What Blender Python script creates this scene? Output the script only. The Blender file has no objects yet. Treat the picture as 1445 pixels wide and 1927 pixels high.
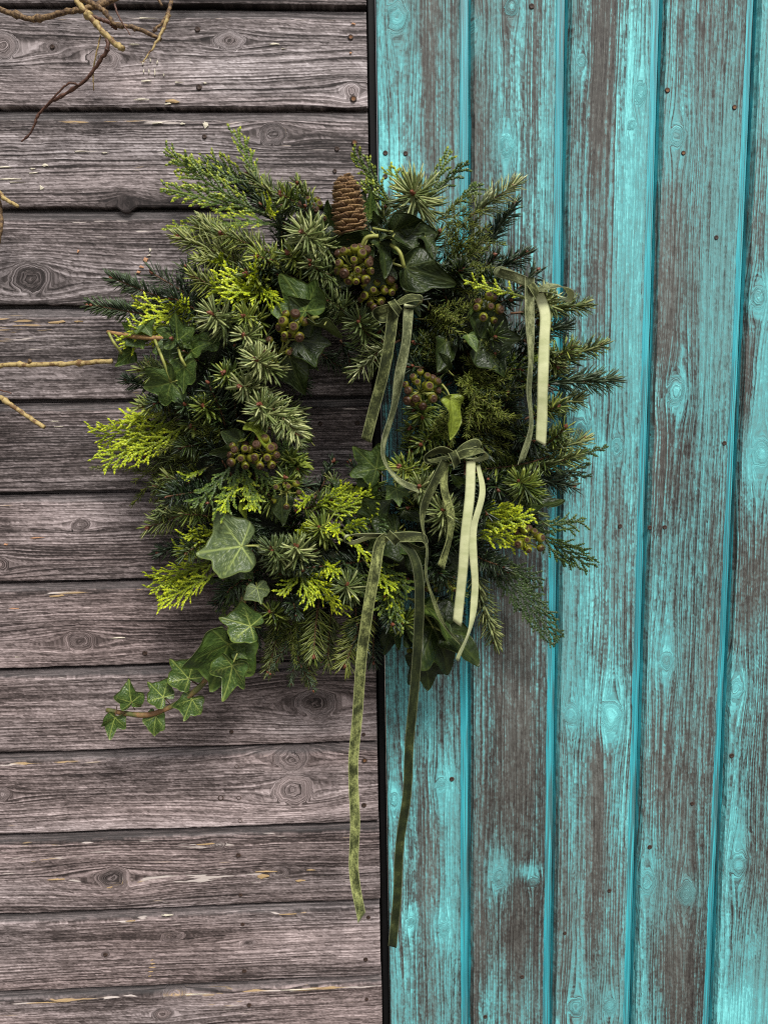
import bpy, math
import numpy as np
from mathutils import Matrix, Vector

# ------------------------------------------------------------------ camera, sky, sun, exposure
SC = bpy.context.scene
PW, PH = 1445.0, 1927.0            # size of the photograph in pixels
FP = 0.751 * PH                    # focal length in those pixels (26 mm equivalent)
D, ZC = 1.03, 1.72                 # camera distance from the wall face (y = 0) and height
YAW, PITCH, ROLL = -0.04271976, -0.12843776, -0.01405908
def _rz(a): return np.array([[math.cos(a), -math.sin(a), 0], [math.sin(a), math.cos(a), 0], [0, 0, 1]])
def _rx(a): return np.array([[1, 0, 0], [0, math.cos(a), -math.sin(a)], [0, math.sin(a), math.cos(a)]])
RM = _rz(YAW) @ _rx(math.pi / 2 + PITCH) @ _rz(ROLL)
CAM = np.array([0.0, -D, ZC])
cd = bpy.data.cameras.new('camera'); cam = bpy.data.objects.new('camera', cd)
SC.collection.objects.link(cam); SC.camera = cam
cd.sensor_fit = 'VERTICAL'; cd.sensor_height = 36; cd.sensor_width = 27; cd.lens = 0.751 * 36
cd.clip_start = 0.02; cd.clip_end = 500
_m = Matrix.Identity(4)
for i in range(3):
    for j in range(3): _m[i][j] = RM[i, j]
    _m[i][3] = CAM[i]
cam.matrix_world = _m

SUN_EL, SUN_AZ = math.radians(50), math.radians(22)   # azimuth: from straight in front of the wall towards the right
w = bpy.data.worlds.new('World'); SC.world = w; w.use_nodes = True
nt = w.node_tree; bg = nt.nodes['Background']
sky = nt.nodes.new('ShaderNodeTexSky'); sky.sky_type = 'NISHITA'; sky.sun_disc = False
sky.sun_elevation = SUN_EL; sky.sun_rotation = math.pi - SUN_AZ; sky.dust_density = 3.0; sky.air_density = 1.0
hs = nt.nodes.new('ShaderNodeHueSaturation'); hs.inputs['Saturation'].default_value = 0.06
nt.links.new(sky.outputs[0], hs.inputs['Color']); nt.links.new(hs.outputs[0], bg.inputs['Color'])
bg.inputs['Strength'].default_value = 0.05
sd = bpy.data.lights.new('sun', 'SUN'); sd.energy = 2.0; sd.angle = math.radians(16); sd.color = (1.0, 0.96, 0.9)
sun = bpy.data.objects.new('sun', sd); SC.collection.objects.link(sun)
_dir = Vector((-math.sin(SUN_AZ) * math.cos(SUN_EL), math.cos(SUN_AZ) * math.cos(SUN_EL), -math.sin(SUN_EL)))
sun.rotation_euler = _dir.to_track_quat('-Z', 'Y').to_euler(); sun.location = (1, -3, 5)
VS = SC.view_settings
VS.view_transform = 'Standard'; VS.look = 'None'; VS.gamma = 1.0; VS.use_curve_mapping = False
VS.exposure = 1.2
SC.cycles.max_bounces = 4; SC.cycles.diffuse_bounces = 2; SC.cycles.glossy_bounces = 2
SC.cycles.transmission_bounces = 2; SC.cycles.use_denoising = False; SC.cycles.pixel_filter_type = 'BLACKMAN_HARRIS'; SC.cycles.filter_width = 1.15

# ------------------------------------------------------------------ helpers
def at(px, py, d=0.0):
    """the point d metres in front of the wall seen at that place of the photograph"""
    v = RM @ np.array([(px - PW / 2) / FP, -(py - PH / 2) / FP, -1.0])
    return CAM + v * ((D - d) / v[1])
PXM = D / FP                        # metres per pixel at the wall
rng = np.random.RandomState(7)
COL = SC.collection
WORLD = {}                          # object name -> world origin

def nrm(v):
    v = np.asarray(v, float)
    return v / (np.linalg.norm(v, axis=-1, keepdims=True) + 1e-12)

def place(o, origin, parent):
    o_w = np.asarray(origin, float)
    COL.objects.link(o)
    if parent is not None:
        o.parent = parent; o.location = o_w - WORLD[parent.name]
    else: o.location = o_w
    WORLD[o.name] = o_w
    return o

def mesh_data(name, verts, faces, mats=(), fmat=None, smooth=True, attrs=None):
    me = bpy.data.meshes.new(name)
    me.from_pydata(np.asarray(verts, float).tolist(), [], faces if isinstance(faces, list) else faces.tolist())
    for m in mats: me.materials.append(m)
    if fmat is not None: me.polygons.foreach_set('material_index', np.asarray(fmat, dtype=np.int32))
    if smooth: me.polygons.foreach_set('use_smooth', np.ones(len(me.polygons), dtype=bool))
    if attrs:
        for k, a in attrs.items():
            at_ = me.attributes.new(k, 'FLOAT', 'POINT'); at_.data.foreach_set('value', np.asarray(a, dtype=np.float32))
    me.update()
    return me

def obj(name, verts, faces, mats, parent=None, origin=None, fmat=None, smooth=True, attrs=None, kind=None):
    verts = np.asarray(verts, float)
    if origin is None: origin = verts.mean(0) if parent is not None else np.array([verts[:, 0].mean(), verts[:, 1].max(), verts[:, 2].min()])
    origin = np.asarray(origin, float)
    me = mesh_data(name, verts - origin, faces, mats, fmat, smooth, attrs)
    o = bpy.data.objects.new(name, me)
    if kind: o['kind'] = kind
    return place(o, origin, parent)

def share(name, me, parent, mat3, origin, scale=1.0, kind=None):
    """another object on the same mesh: mat3 columns are its axes"""
    o = bpy.data.objects.new(name, me)
    place(o, origin, parent)
    o.rotation_euler = Matrix(np.asarray(mat3).tolist()).to_euler()
    o.scale = (scale,) * 3 if np.isscalar(scale) else tuple(scale)
    if kind: o['kind'] = kind
    return o

def thing(name, label, cat, origin, group=None):
    return tag(place(bpy.data.objects.new(name, None), origin, None), label, cat, group)

def tag(o, label, cat, group=None):
    o['label'] = label; o['category'] = cat
    if group: o['group'] = group
    if o.type == 'EMPTY': o.empty_display_size = 0.05
    return o

def spline(pts, n):
    """Catmull-Rom through control points of any dimension, n samples"""
    P = np.asarray(pts, float); P = np.vstack([2 * P[0] - P[1], P, 2 * P[-1] - P[-2]])
    m = len(P) - 3; u = np.linspace(0, m, n); k = np.minimum(u.astype(int), m - 1); t = (u - k)[:, None]
    a, b, c, e = P[k], P[k + 1], P[k + 2], P[k + 3]
    return 0.5 * (2 * b + (c - a) * t + (2 * a - 5 * b + 4 * c - e) * t ** 2 + (3 * b - 3 * c + e - a) * t ** 3)

def tube(path, radii, sides=7, cap=True):
    P = np.asarray(path, float); n = len(P); R = np.broadcast_to(np.asarray(radii, float), (n,))
    T = nrm(np.gradient(P, axis=0)); ref = np.array([0.31, -0.9, 0.28])
    A = nrm(np.cross(T, ref)); B = np.cross(T, A)
    ang = np.linspace(0, 2 * math.pi, sides, endpoint=False)
    V = P[:, None] + R[:, None, None] * (np.cos(ang)[None, :, None] * A[:, None] + np.sin(ang)[None, :, None] * B[:, None])
    F = [[i * sides + j, i * sides + (j + 1) % sides, (i + 1) * sides + (j + 1) % sides, (i + 1) * sides + j] for i in range(n - 1) for j in range(sides)]
    if cap: F += [list(range(sides))[::-1], [(n - 1) * sides + j for j in range(sides)]]
    return V.reshape(-1, 3), F

def merge(parts):
    V, F, M, k = [], [], [], 0
    for p in parts:
        v, f = p[0], p[1]; V.append(v); F += [[q + k for q in ff] for ff in f]; M += [p[2] if len(p) > 2 else 0] * len(f); k += len(v)
    return np.vstack(V), F, M

# ------------------------------------------------------------------ node maths
class S:
    """a socket with arithmetic"""
    def __init__(s, nt, k): s.nt, s.k = nt, k
    def op(s, o, b=None, c=None, clamp=False):
        n = s.nt.nodes.new('ShaderNodeMath'); n.operation = o; n.use_clamp = clamp
        for i, v in enumerate((s, b, c)):
            if v is None: continue
            if isinstance(v, S): s.nt.links.new(v.k, n.inputs[i])
            else: n.inputs[i].default_value = v
        return S(s.nt, n.outputs[0])
    def __add__(s, b): return s.op('ADD', b)
    __radd__ = __add__
    def __sub__(s, b): return s.op('SUBTRACT', b)
    def __rsub__(s, b): return (s * -1.0) + b
    def __mul__(s, b): return s.op('MULTIPLY', b)
    __rmul__ = __mul__
    def __truediv__(s, b): return s.op('DIVIDE', b)
    def __rtruediv__(s, b): return (s * 0.0 + b) / s
    def sqrt(s): return s.op('SQRT')
    def abs(s): return s.op('ABSOLUTE')
    def max(s, b): return s.op('MAXIMUM', b)
    def min(s, b): return s.op('MINIMUM', b)
    def frac(s): return s.op('FRACT')
    def pow(s, b): return s.op('POWER', b)
    def clamp(s): return s.op('ADD', 0.0, clamp=True)
    def exp(s): return s.op('EXPONENT')
    def ss(s, a, b):
        n = s.nt.nodes.new('ShaderNodeMapRange'); n.interpolation_type = 'SMOOTHSTEP'
        s.nt.links.new(s.k, n.inputs[0]); n.inputs[1].default_value = a; n.inputs[2].default_value = b
        n.inputs[3].default_value, n.inputs[4].default_value = (0, 1)
        return S(s.nt, n.outputs[0])
    def lerp(s, a, b): return (b - a) * s + a if isinstance(b, S) or isinstance(a, S) else s * (b - a) + a

def vec(nt, x, y, z):
    n = nt.nodes.new('ShaderNodeCombineXYZ')
    for i, v in enumerate((x, y, z)):
        if isinstance(v, S): nt.links.new(v.k, n.inputs[i])
        else: n.inputs[i].default_value = v
    return n.outputs[0]
def noise(nt, x, y, z=0.0, detail=2.0, rough=0.5, scale=1.0):
    n = nt.nodes.new('ShaderNodeTexNoise'); n.inputs['Scale'].default_value = scale
    n.inputs['Detail'].default_value = detail; n.inputs['Roughness'].default_value = rough
    nt.links.new(vec(nt, x, y, z), n.inputs['Vector'])
    return S(nt, n.outputs[0])
def cells(nt, x, y, z):
    """one random value for each small cell: short crisp fibres"""
    n = nt.nodes.new('ShaderNodeTexWhiteNoise'); n.noise_dimensions = '3D'
    nt.links.new(vec(nt, x.op('FLOOR'), y.op('FLOOR'), z), n.inputs['Vector'])
    return S(nt, n.outputs['Value'])
def mixc(nt, f, a, b):
    n = nt.nodes.new('ShaderNodeMix'); n.data_type = 'RGBA'
    for k, v in ((0, f), (6, a), (7, b)):
        if isinstance(v, S): nt.links.new(v.k, n.inputs[k])
        elif k == 0: n.inputs[0].default_value = v
        else: n.inputs[k].default_value = (*v, 1)
    return S(nt, n.outputs[2])
def ramp(nt, f, stops):
    n = nt.nodes.new('ShaderNodeValToRGB'); e = n.color_ramp.elements
    e[0].position, e[0].color = stops[0][0], (*stops[0][1], 1); e[1].position, e[1].color = stops[-1][0], (*stops[-1][1], 1)
    for p, c in stops[1:-1]:
        q = e.new(p); q.color = (*c, 1)
    nt.links.new(f.k, n.inputs[0]); return S(nt, n.outputs[0])
def newmat(name):
    m = bpy.data.materials.new(name); m.use_nodes = True
    return m, m.node_tree, m.node_tree.nodes['Principled BSDF']
def objcoord(nt):
    t = nt.nodes.new('ShaderNodeTexCoord'); s = nt.nodes.new('ShaderNodeSeparateXYZ')
    nt.links.new(t.outputs['Object'], s.inputs[0])
    return [S(nt, s.outputs[i]) for i in range(3)]
def attr(nt, name):
    n = nt.nodes.new('ShaderNodeAttribute'); n.attribute_name = name
    return S(nt, n.outputs['Fac'])
def orand(nt):
    return S(nt, nt.nodes.new('ShaderNodeObjectInfo').outputs['Random'])
def bump(nt, b, h, strength, dist):
    n = nt.nodes.new('ShaderNodeBump'); n.inputs['Strength'].default_value = strength; n.inputs['Distance'].default_value = dist
    nt.links.new(h.k, n.inputs['Height']); nt.links.new(n.outputs[0], b.inputs['Normal'])
def setc(nt, b, c):
    if isinstance(c, S): nt.links.new(c.k, b.inputs['Base Color'])
    else: b.inputs['Base Color'].default_value = (*c, 1)

def vnoise(x, y, seed):
    """smooth 2-D lattice noise, about -1..1"""
    x, y = np.broadcast_arrays(np.asarray(x, float), np.asarray(y, float))
    xi = np.floor(x).astype(np.int64); yi = np.floor(y).astype(np.int64); fx = x - xi; fy = y - yi
    def h(i, j):
        n = (i * 374761393 + j * 668265263 + int(seed * 1013) * 974711) & 0xFFFFFFFF
        n = ((n ^ (n >> 13)) * 1274126177) & 0xFFFFFFFF
        return ((n ^ (n >> 16)) & 0xFFFF) / 32767.5 - 1.0
    u = fx * fx * fx * (fx * (fx * 6 - 15) + 10); v = fy * fy * fy * (fy * (fy * 6 - 15) + 10)
    return (h(xi, yi) * (1 - u) + h(xi + 1, yi) * u) * (1 - v) + (h(xi, yi + 1) * (1 - u) + h(xi + 1, yi + 1) * u) * v
def sstep(a, b, x):
    t = np.clip((x - a) / (b - a), 0, 1); return t * t * (3 - 2 * t)

def grain_field(xa, ya, knots, seed, warp=1.0):
    """grain coordinate: lines run along xa and flow round the knots (x, y, r, stretch, darkness)"""
    psi = ya + warp * (0.006 * vnoise(xa * 1.6, ya * 7, seed) + 0.0014 * vnoise(xa * 5, ya * 20, seed + 1) + 0.0008 * vnoise(xa * 25, ya * 90, seed + 2) + 0.0005 * vnoise(xa * 60, ya * 260, seed + 3))
    km = np.zeros_like(psi); dk = np.zeros_like(psi)
    for (kx, ky, r, st, d_) in knots:
        dx = xa - kx; dy = ya - ky
        q = dx * dx / (st * st * 4.2) + dy * dy
        psi = psi - dy * (r * r * 0.80) / (q + r * r * 0.50) * np.exp(-q / (20 * r * r))
    for i, (kx, ky, r, st, d_) in enumerate(knots):
        dx = (xa - kx) / st; dy = ya - ky; th = np.arctan2(dy, dx)
        rho = np.sqrt(dx * dx + dy * dy) * (1 + 0.16 * vnoise(np.cos(th) * 1.6 + i * 7, np.sin(th) * 1.6, seed + 9 + i) + 0.08 * vnoise(np.cos(th) * 4 + i * 7, np.sin(th) * 4, seed + 19))
        m = 1 - sstep(r * 0.35, r * 1.0, rho)
        psi = psi * (1 - m) + m * (rho * 0.85 + 0.0022 * vnoise(xa * 130, ya * 170, seed + 5) + 0.0012 * vnoise(xa * 300, ya * 300, seed + 6))
        km = np.maximum(km, m); dk = np.maximum(dk, d_ * (1 - sstep(r * 0.15, r * 1.25, rho)) * (0.75 + 0.25 * vnoise(xa * 300, ya * 300, seed)))
    return psi, km, dk

def patches(xa, ya, lst):
    """sum of soft elliptical patches (x, y, rx, ry, weight)"""
    tot = np.zeros_like(xa)
    for (cx, cy, rx, ry, wt) in lst: tot += np.exp(-((xa - cx) / rx) ** 2 - ((ya - cy) / ry) ** 2) * wt
    return tot

def multiply(nt, a, b_):
    tn = nt.nodes.new('ShaderNodeMix'); tn.data_type = 'RGBA'; tn.blend_type = 'MULTIPLY'; tn.inputs[0].default_value = 1.0
    nt.links.new(a.k, tn.inputs[6])
    if isinstance(b_, S): nt.links.new(b_.k, tn.inputs[7])
    else: tn.inputs[7].default_value = (*b_, 1)
    return S(nt, tn.outputs[2])

def grey_wood():
    """weathered grey stained board, grain along x; grain flow, stain level and old paint come with the board"""
    m, nt, b = newmat('grey_plank_wood')
    x, y, z = objcoord(nt); sd_ = orand(nt) * 40.0
    psi, dk, tone, pz, hue, lip = [attr(nt, q) for q in ('psi', 'dark', 'tone', 'flake', 'hue', 'lip')]
    drift = noise(nt, x * 1.1, psi * 42.0, sd_, 1.0, 0.5)
    saw = (psi * 215.0 + drift * 5.0).frac()                      # growth rings: a slow darkening, then a sharp edge
    ring = saw.pow(2.2) - saw.ss(0.93, 1.0) * saw.pow(2.2)
    amp = noise(nt, x * 2.6, psi * 55.0, sd_ + 3.0, 0.0).ss(0.32, 0.68)
    fine = noise(nt, x * 5.0, psi * 470.0, sd_ + 5.0, 1.0, 0.7)
    q = psi * 620.0 + fine * 3.0
    ca = cells(nt, x * 90.0 + q * 0.37, q, sd_) - 0.5; cb = cells(nt, x * 330.0 + q * 0.61, q * 1.3, sd_ + 2.0) - 0.5
    v = tone + 0.025 - ring * (amp * (orand(nt) * 0.35 + 0.28) + 0.10) + (fine.ss(0.28, 0.72) - 0.5) * 0.34 + ca * 0.26 + cb * 0.20 - dk * 0.25
    col = ramp(nt, v, [(0.05, (0.016, 0.013, 0.013)), (0.30, (0.056, 0.047, 0.046)), (0.52, (0.150, 0.131, 0.131)), (0.75, (0.30, 0.268, 0.272)), (1.0, (0.52, 0.48, 0.49))])
    col = multiply(nt, col, mixc(nt, hue, (1.0, 0.98, 0.985), (1.06, 0.935, 0.905)))
    fl = noise(nt, x * 26.0, psi * 380.0, sd_ + 35.0, 1.0, 0.6)
    flm = (fl + pz).ss(0.82, 0.88)
    ochre = noise(nt, x * 12.0, z * 60.0, sd_ + 41.0, 0.0).ss(0.52, 0.64)
    col = mixc(nt, flm * 0.85, col, mixc(nt, ochre, (0.50, 0.44, 0.41), (0.36, 0.25, 0.13)))
    lcol = ramp(nt, 0.5 + (fine - 0.5) * 1.2, [(0.2, (0.045, 0.042, 0.043)), (0.8, (0.135, 0.127, 0.13))])  # smooth grey lip, its colour lowered for the shade under each board
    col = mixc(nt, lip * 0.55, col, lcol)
    setc(nt, b, col); b.inputs['Roughness'].default_value = 0.75; b.inputs['Specular IOR Level'].default_value = 0.25
    bump(nt, b, fine, 0.5, 0.0011)
    return m

def blue_wood():
    """turquoise paint worn down to grey wood, grain along z; cover of the paint comes with the board"""
    m, nt, b = newmat('worn_turquoise_wood')
    x, y, z = objcoord(nt); sd_ = orand(nt) * 40.0
    psi, dk, cov, tone, thin = [attr(nt, q) for q in ('psi', 'dark', 'cover', 'tone', 'thin')]
    drift = noise(nt, z * 0.7, psi * 40.0, sd_, 1.0, 0.5)
    saw = (psi * 205.0 + drift * 5.0).frac()
    ring = saw.pow(2.5) - saw.ss(0.92, 1.0) * saw.pow(2.5)
    amp = noise(nt, z * 1.8, psi * 50.0, sd_ + 3.0, 0.0).ss(0.30, 0.70)
    fine = noise(nt, z * 3.0, psi * 460.0, sd_ + 5.0, 1.0, 0.7).ss(0.25, 0.75) - 0.5
    q = psi * 600.0 + fine * 3.0
    ca = cells(nt, z * 60.0 + q * 0.37, q, sd_) - 0.5; cb = cells(nt, z * 300.0 + q * 0.61, q * 1.3, sd_ + 2.0) - 0.5
    fleck = ca * 0.6 + cb * 0.5
    c = cov + 0.07 - ring * (amp * 0.46 + 0.16) + fine * 0.42 + fleck * 0.48
    pm = c.ss(0.12, 0.82)
    wood = ramp(nt, tone + 0.03 + fine * 0.30 + fleck * 0.50 - ring * 0.26,
                [(0.05, (0.022, 0.018, 0.017)), (0.42, (0.072, 0.070, 0.064)), (0.75, (0.135, 0.143, 0.134)), (1.0, (0.24, 0.27, 0.26))])
    paint = ramp(nt, thin + fine * 0.30 + fleck * 0.40, [(0.05, (0.062, 0.140, 0.140)), (0.42, (0.112, 0.272, 0.280)), (0.70, (0.105, 0.385, 0.41)), (1.0, (0.20, 0.68, 0.70))])
    col = mixc(nt, pm * 0.93, wood, paint)
    col = mixc(nt, dk, col, (0.045, 0.055, 0.055))
    setc(nt, b, col); b.inputs['Roughness'].default_value = 0.6; b.inputs['Specular IOR Level'].default_value = 0.3
    bump(nt, b, fine, 0.5, 0.0011)
    return m

def plain(name, c1, c2=None, rough=0.6, scale=60.0, stretch=(1, 1, 1), bmp=0.0, spec=0.4, lo=0.3, hi=0.7):
    m, nt, b = newmat(name)
    if c2 is None: setc(nt, b, c1)
    else:
        x, y, z = objcoord(nt)
        n = noise(nt, x * stretch[0], y * stretch[1], z * stretch[2], 3.0, 0.6, scale)
        setc(nt, b, mixc(nt, n.ss(lo, hi), c1, c2))
        if bmp: bump(nt, b, n, bmp, 0.002)
    b.inputs['Roughness'].default_value = rough; b.inputs['Specular IOR Level'].default_value = spec
    return m

# ------------------------------------------------------------------ ground
GROUND = plain('ground_earth', (0.10, 0.09, 0.075), (0.20, 0.185, 0.165), 0.9, 9.0, bmp=0.5)
g = obj('ground', [(-60, -60, 0), (60, -60, 0), (60, 60, 0), (-60, 60, 0)], [[0, 1, 2, 3]], [GROUND], None, (0, 0, 0), smooth=False)
g['kind'] = 'structure'

# ------------------------------------------------------------------ grey horizontal cladding
Z0 = ZC + D * 0.3722                # bottom edge of the topmost full board
PITCHZ = D * 0.11652                # cover of one board
XE = float(at(691, 150)[0])         # right ends of the boards
XL = -1.55
NAILDARK = plain('rusty_nail', (0.010, 0.006, 0.005), (0.055, 0.028, 0.018), 0.7, 400.0)
NAILTAN = plain('plugged_nail', (0.09, 0.036, 0.014), (0.21, 0.10, 0.04), 0.8, 500.0)
BLACK = plain('black_paint', (0.0015, 0.0015, 0.0018), (0.004, 0.004, 0.0045), 0.6, 40.0, (1, 1, 0.2), bmp=0.2, spec=0.15)
DARKB = plain('light_block_dark', (0.012, 0.011, 0.010), None, 0.9)

def nail_mesh(name, mat, rim):
    r = np.array([0.0, 0.55, 0.8, 1.0]); h = np.array([-0.0003, -0.0004, -0.0011, 0.0004]); n = 10
    V = [(0, h[0], 0)]; F = []; fm = []
    for k in range(1, 4):
        for j in range(n):
            a = 2 * math.pi * j / n; V.append((r[k] * math.cos(a) * 0.0046, h[k], r[k] * math.sin(a) * 0.0046))
    for j in range(n):
        F.append([0, 1 + (j + 1) % n, 1 + j]); fm.append(0)
        for k in range(2):
            a, c = 1 + k * n, 1 + (k + 1) * n
            F.append([a + j, a + (j + 1) % n, c + (j + 1) % n, c + j]); fm.append(1)
    return mesh_data(name, V, F, [mat, rim], fm)
NM_DARK = nail_mesh('nail', NAILDARK, NAILDARK)
NM_TAN = nail_mesh('nail', NAILTAN, NAILDARK)

cl = thing('plank_wall', 'weathered mauve-grey wall of horizontal shiplap planks on the left', 'wall', (XL, 0.0, 0.0))
# knots given at their place in the photograph: row -> (px, py, radius px, stretch, darkness)
KN = {0: [(4, 86, 26, 1.1, .1), (99, 88, 9, 1.3, .9), (195, 108, 18, 1.7, .3), (432, 76, 16, 1.8, .4), (662, 172, 18, .9, .25)],
      1: [(515, 252, 19, 1.4, .55), (237, 384, 17, 1.0, 1.0)],
      2: [(60, 525, 34, 1.2, .6)],
      3: [],
      4: [],
      5: [(150, 988, 11, 1.6, .35), (2, 1062, 16, 1.0, .6)],
      6: [(150, 1206, 22, 1.4, .25)],
      7: [(592, 1322, 32, 1.5, .4)],
      8: [(550, 1428, 28, 1.3, .6), (552, 1486, 34, 1.3, .7), (2, 1496, 17, 1.1, .4)],
      9: [(212, 1652, 26, 1.4, .5), (410, 1590, 10, 1.5, .6), (525, 1642, 12, 1.6, .4)],
      10: [(325, 1762, 11, 2.4, .3), (199, 1796, 7, 1.3, .8), (468, 1774, 8, 2.0, .7)],
      11: [(306, 1908, 14, 1.6, .35), (330, 1872, 10, 2.2, .1)]}
PAINT = {0: [(280, 112, 60, 8, .35), (330, 190, 40, 6, .5), (275, 32, 60, 3, .6), (520, 82, 40, 10, .35), (265, 188, 20, 5, .5)],
         1: [(20, 325, 60, 22, .42), (300, 232, 30, 4, .6), (160, 285, 50, 8, .35)],
         2: [(280, 500, 26, 30, .22)],
         3: [(20, 618, 75, 22, .55), (20, 655, 50, 18, .35)],
         4: [(620, 812, 60, 3, .6)],
         5: [(60, 1000, 80, 20, .28), (20, 1010, 30, 3, .5)],
         6: [(110, 1118, 40, 3, .5), (60, 1150, 60, 6, .3)],
         7: [(60, 1280, 120, 5, .35), (40, 1383, 30, 4, .4)],
         8: [(15, 1440, 30, 6, .5), (150, 1434, 60, 3, .5), (70, 1550, 90, 12, .35)],
         9: [(370, 1652, 170, 12, .50), (90, 1610, 120, 12, .4), (390, 1590, 80, 5, .6), (600, 1650, 120, 10, .32), (280, 1700, 60, 8, .6), (110, 1658, 40, 5, .5)],
         10: [(240, 1735, 30, 3, .6), (315, 1722, 20, 4, .8), (286, 1822, 7, 24, .4), (560, 1720, 60, 3, .5)],
         11: [(520, 1866, 160, 3, .5), (60, 1888, 90, 3, .4), (430, 1895, 60, 14, .25), (350, 1868, 30, 4, .4)]}
NAILS = [(660, 70, 1), (665, 186, 1), (667, 268, 1), (372, 55, 0), (375, 164, 0), (634, 280, 0), (676, 279, 0), (630, 322, 0), (385, 257, 0),
         (603, 797, 0), (672, 796, 0), (273, 1229, 0), (436, 1377, 0), (684, 1382, 0), (686, 1431, 1), (685, 1515, 0), (693, 1600, 0), (693, 1726, 0), (688, 1805, 0),
         (690, 1880, 0), (446, 1442, 0), (416, 1501, 1), (450, 1501, 1), (452, 1544, 0), (449, 1609, 0), (453, 1684, 0), (457, 1739, 0),
         (460, 1827, 0), (469, 1891, 0), (199, 1796, 0), (99, 88, 0)]
TINTS = [((1.0, .985, 1.02), (1.0, .93, .98)), ((1.0, .96, .97), (.98, .88, .9)), ((1.0, .92, .94), (1.05, .92, .93))]
def plank_profile(k):
    # (y, z): bottom back -> face -> shoulder -> lip -> hidden top
    return [(0.017, 0.0), (0.0020, 0.0), (0.0006, 0.0008), (0.0, 0.0024), (0.0, 0.035), (0.0, 0.07), (0.0, 0.1020), (0.0008, 0.1038), (0.0062, 0.1062), (0.0068, 0.1075), (0.0068, 0.1152), (0.0150, 0.1162), (0.0160, 0.1260), (0.0220, 0.1260), (0.0220, 0.004)]
GREYW = grey_wood()
XF0 = float(at(0, 900)[0]) - 0.03    # left edge of what the photograph shows
PLANKS = {}
FINE = 0.0026
for k in range(-2, 17):
    zb = Z0 - k * PITCHZ             # row k: bottom edge
    if zb < 0.02: continue
    rk = np.random.RandomState(100 + k); shown = 0 <= k <= 11
    prof = plank_profile(k)
    i0 = prof.index((0.0, 0.0024)); i1 = prof.index((0.0, 0.1020))
    nz = int(0.096 / FINE) if shown else 6
    prof = np.array(prof[:i0] + [(0.0, q) for q in np.linspace(0.0024, 0.1020, nz)] + prof[i1 + 1:])
    xe = XE + rk.uniform(-0.0012, 0.0012)
    xs = np.concatenate([np.linspace(XL, XF0, 30)[:-1], np.linspace(XF0, xe - 0.0014, int((xe - XF0) / FINE) if shown else 60), [xe]])
    n = len(xs); m_ = len(prof); j0 = i0; j1 = i0 + nz - 1
    wob = 0.0008 * vnoise(xs * 30, k, 4) + 0.0004 * vnoise(xs * 130, k, 5)
    sh = 0.0008 * vnoise(xs * 45, k, 6) + 0.0004 * vnoise(xs * 180, k, 7)
    out = 0.0012 * vnoise(xs * 8, k, 8)
    if k == 1:
        kx = at(237, 392)[0]; wob = wob - 0.006 * np.exp(-((xs - kx) / 0.009) ** 4)
    V = np.zeros((n, m_, 3)); V[:, :, 0] = xs[:, None]; V[:, :, 1] = prof[None, :, 0]; V[:, :, 2] = prof[None, :, 1] + zb
    V[:, 0:j0 + 1, 2] += wob[:, None]; V[:, j1:j1 + 3, 2] += sh[:, None]; V[:, j0 - 1:j1 + 2, 1] += out[:, None]
    V[-1, j0 - 1:j1 + 2, 1] += 0.0011                              # worn end edge
    org = np.array([XL, 0.0, zb])
    def loc(px, py): p = at(px, py) - org; return p[0], p[2]
    kn = [(*loc(a, b_), r * PXM * 1.02, s_, dk_) for (a, b_, r, s_, dk_) in KN.get(k, [])]
    for _ in range(3): kn.append((rk.uniform(0.1, 0.75), rk.uniform(0.02, 0.085), rk.uniform(0.006, 0.018), rk.uniform(1, 1.5), rk.uniform(.2, .7)))
    pt = [(*loc(a, b_), rx * PXM, ry * PXM, w_) for (a, b_, rx, ry, w_) in PAINT.get(k, [])]
    xa = V[:, :, 0] - org[0]; ya = V[:, :, 2] - zb; sd = 17 * k + 400
    psi, km, dk = grain_field(xa, ya, kn, sd)
    lev = {0: .06, 1: .01, 2: .0, 3: .0, 4: -.02, 5: -.01, 6: .01, 7: .0, 8: .05, 9: .03, 10: .02, 11: .01}.get(k, 0.0)
    tone = 0.5 + lev + 0.13 * vnoise(xa * 2.4, psi * 26, sd + 3) + 0.09 * vnoise(xa * 6, psi * 75, sd + 4) + 0.10 * vnoise(xa * 5, ya * 16, sd + 5) + 0.06 * vnoise(xa * 24, ya * 60, sd + 6)
    flake = 0.20 * np.exp(-((ya - 0.1026) / 0.0022) ** 2) * (0.6 + 0.8 * vnoise(xa * 12, 0.5, sd + 7)) + 0.11 * np.clip(vnoise(xa * 3, ya * 20, sd + 8), 0, 1) + patches(xa, ya, pt) * 0.42
    hue = np.clip((0.1 if k <= 2 else 0.35 if k <= 4 else 0.75) + 0.35 * vnoise(xa * 4, psi * 30, sd + 9), 0, 1)
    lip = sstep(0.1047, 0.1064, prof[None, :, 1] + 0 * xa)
    V[:, j0:j1 + 1, 1] += -0.0005 * km[:, j0:j1 + 1] * (1 - 1.6 * dk[:, j0:j1 + 1])     # knots stand a little proud
    F = np.array([[i * m_ + j, (i + 1) * m_ + j, (i + 1) * m_ + (j + 1) % m_, i * m_ + (j + 1) % m_] for i in range(n - 1) for j in range(m_)]).tolist()
    F += [list(range(m_)), [(n - 1) * m_ + j for j in range(m_)][::-1]]
    PLANKS[k] = obj('plank', V.reshape(-1, 3), F, [GREYW], cl, org, smooth=False,
                    attrs=dict(psi=psi.ravel(), dark=dk.ravel(), tone=tone.ravel(), flake=flake.ravel(), hue=hue.ravel(), lip=lip.ravel()))
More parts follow.
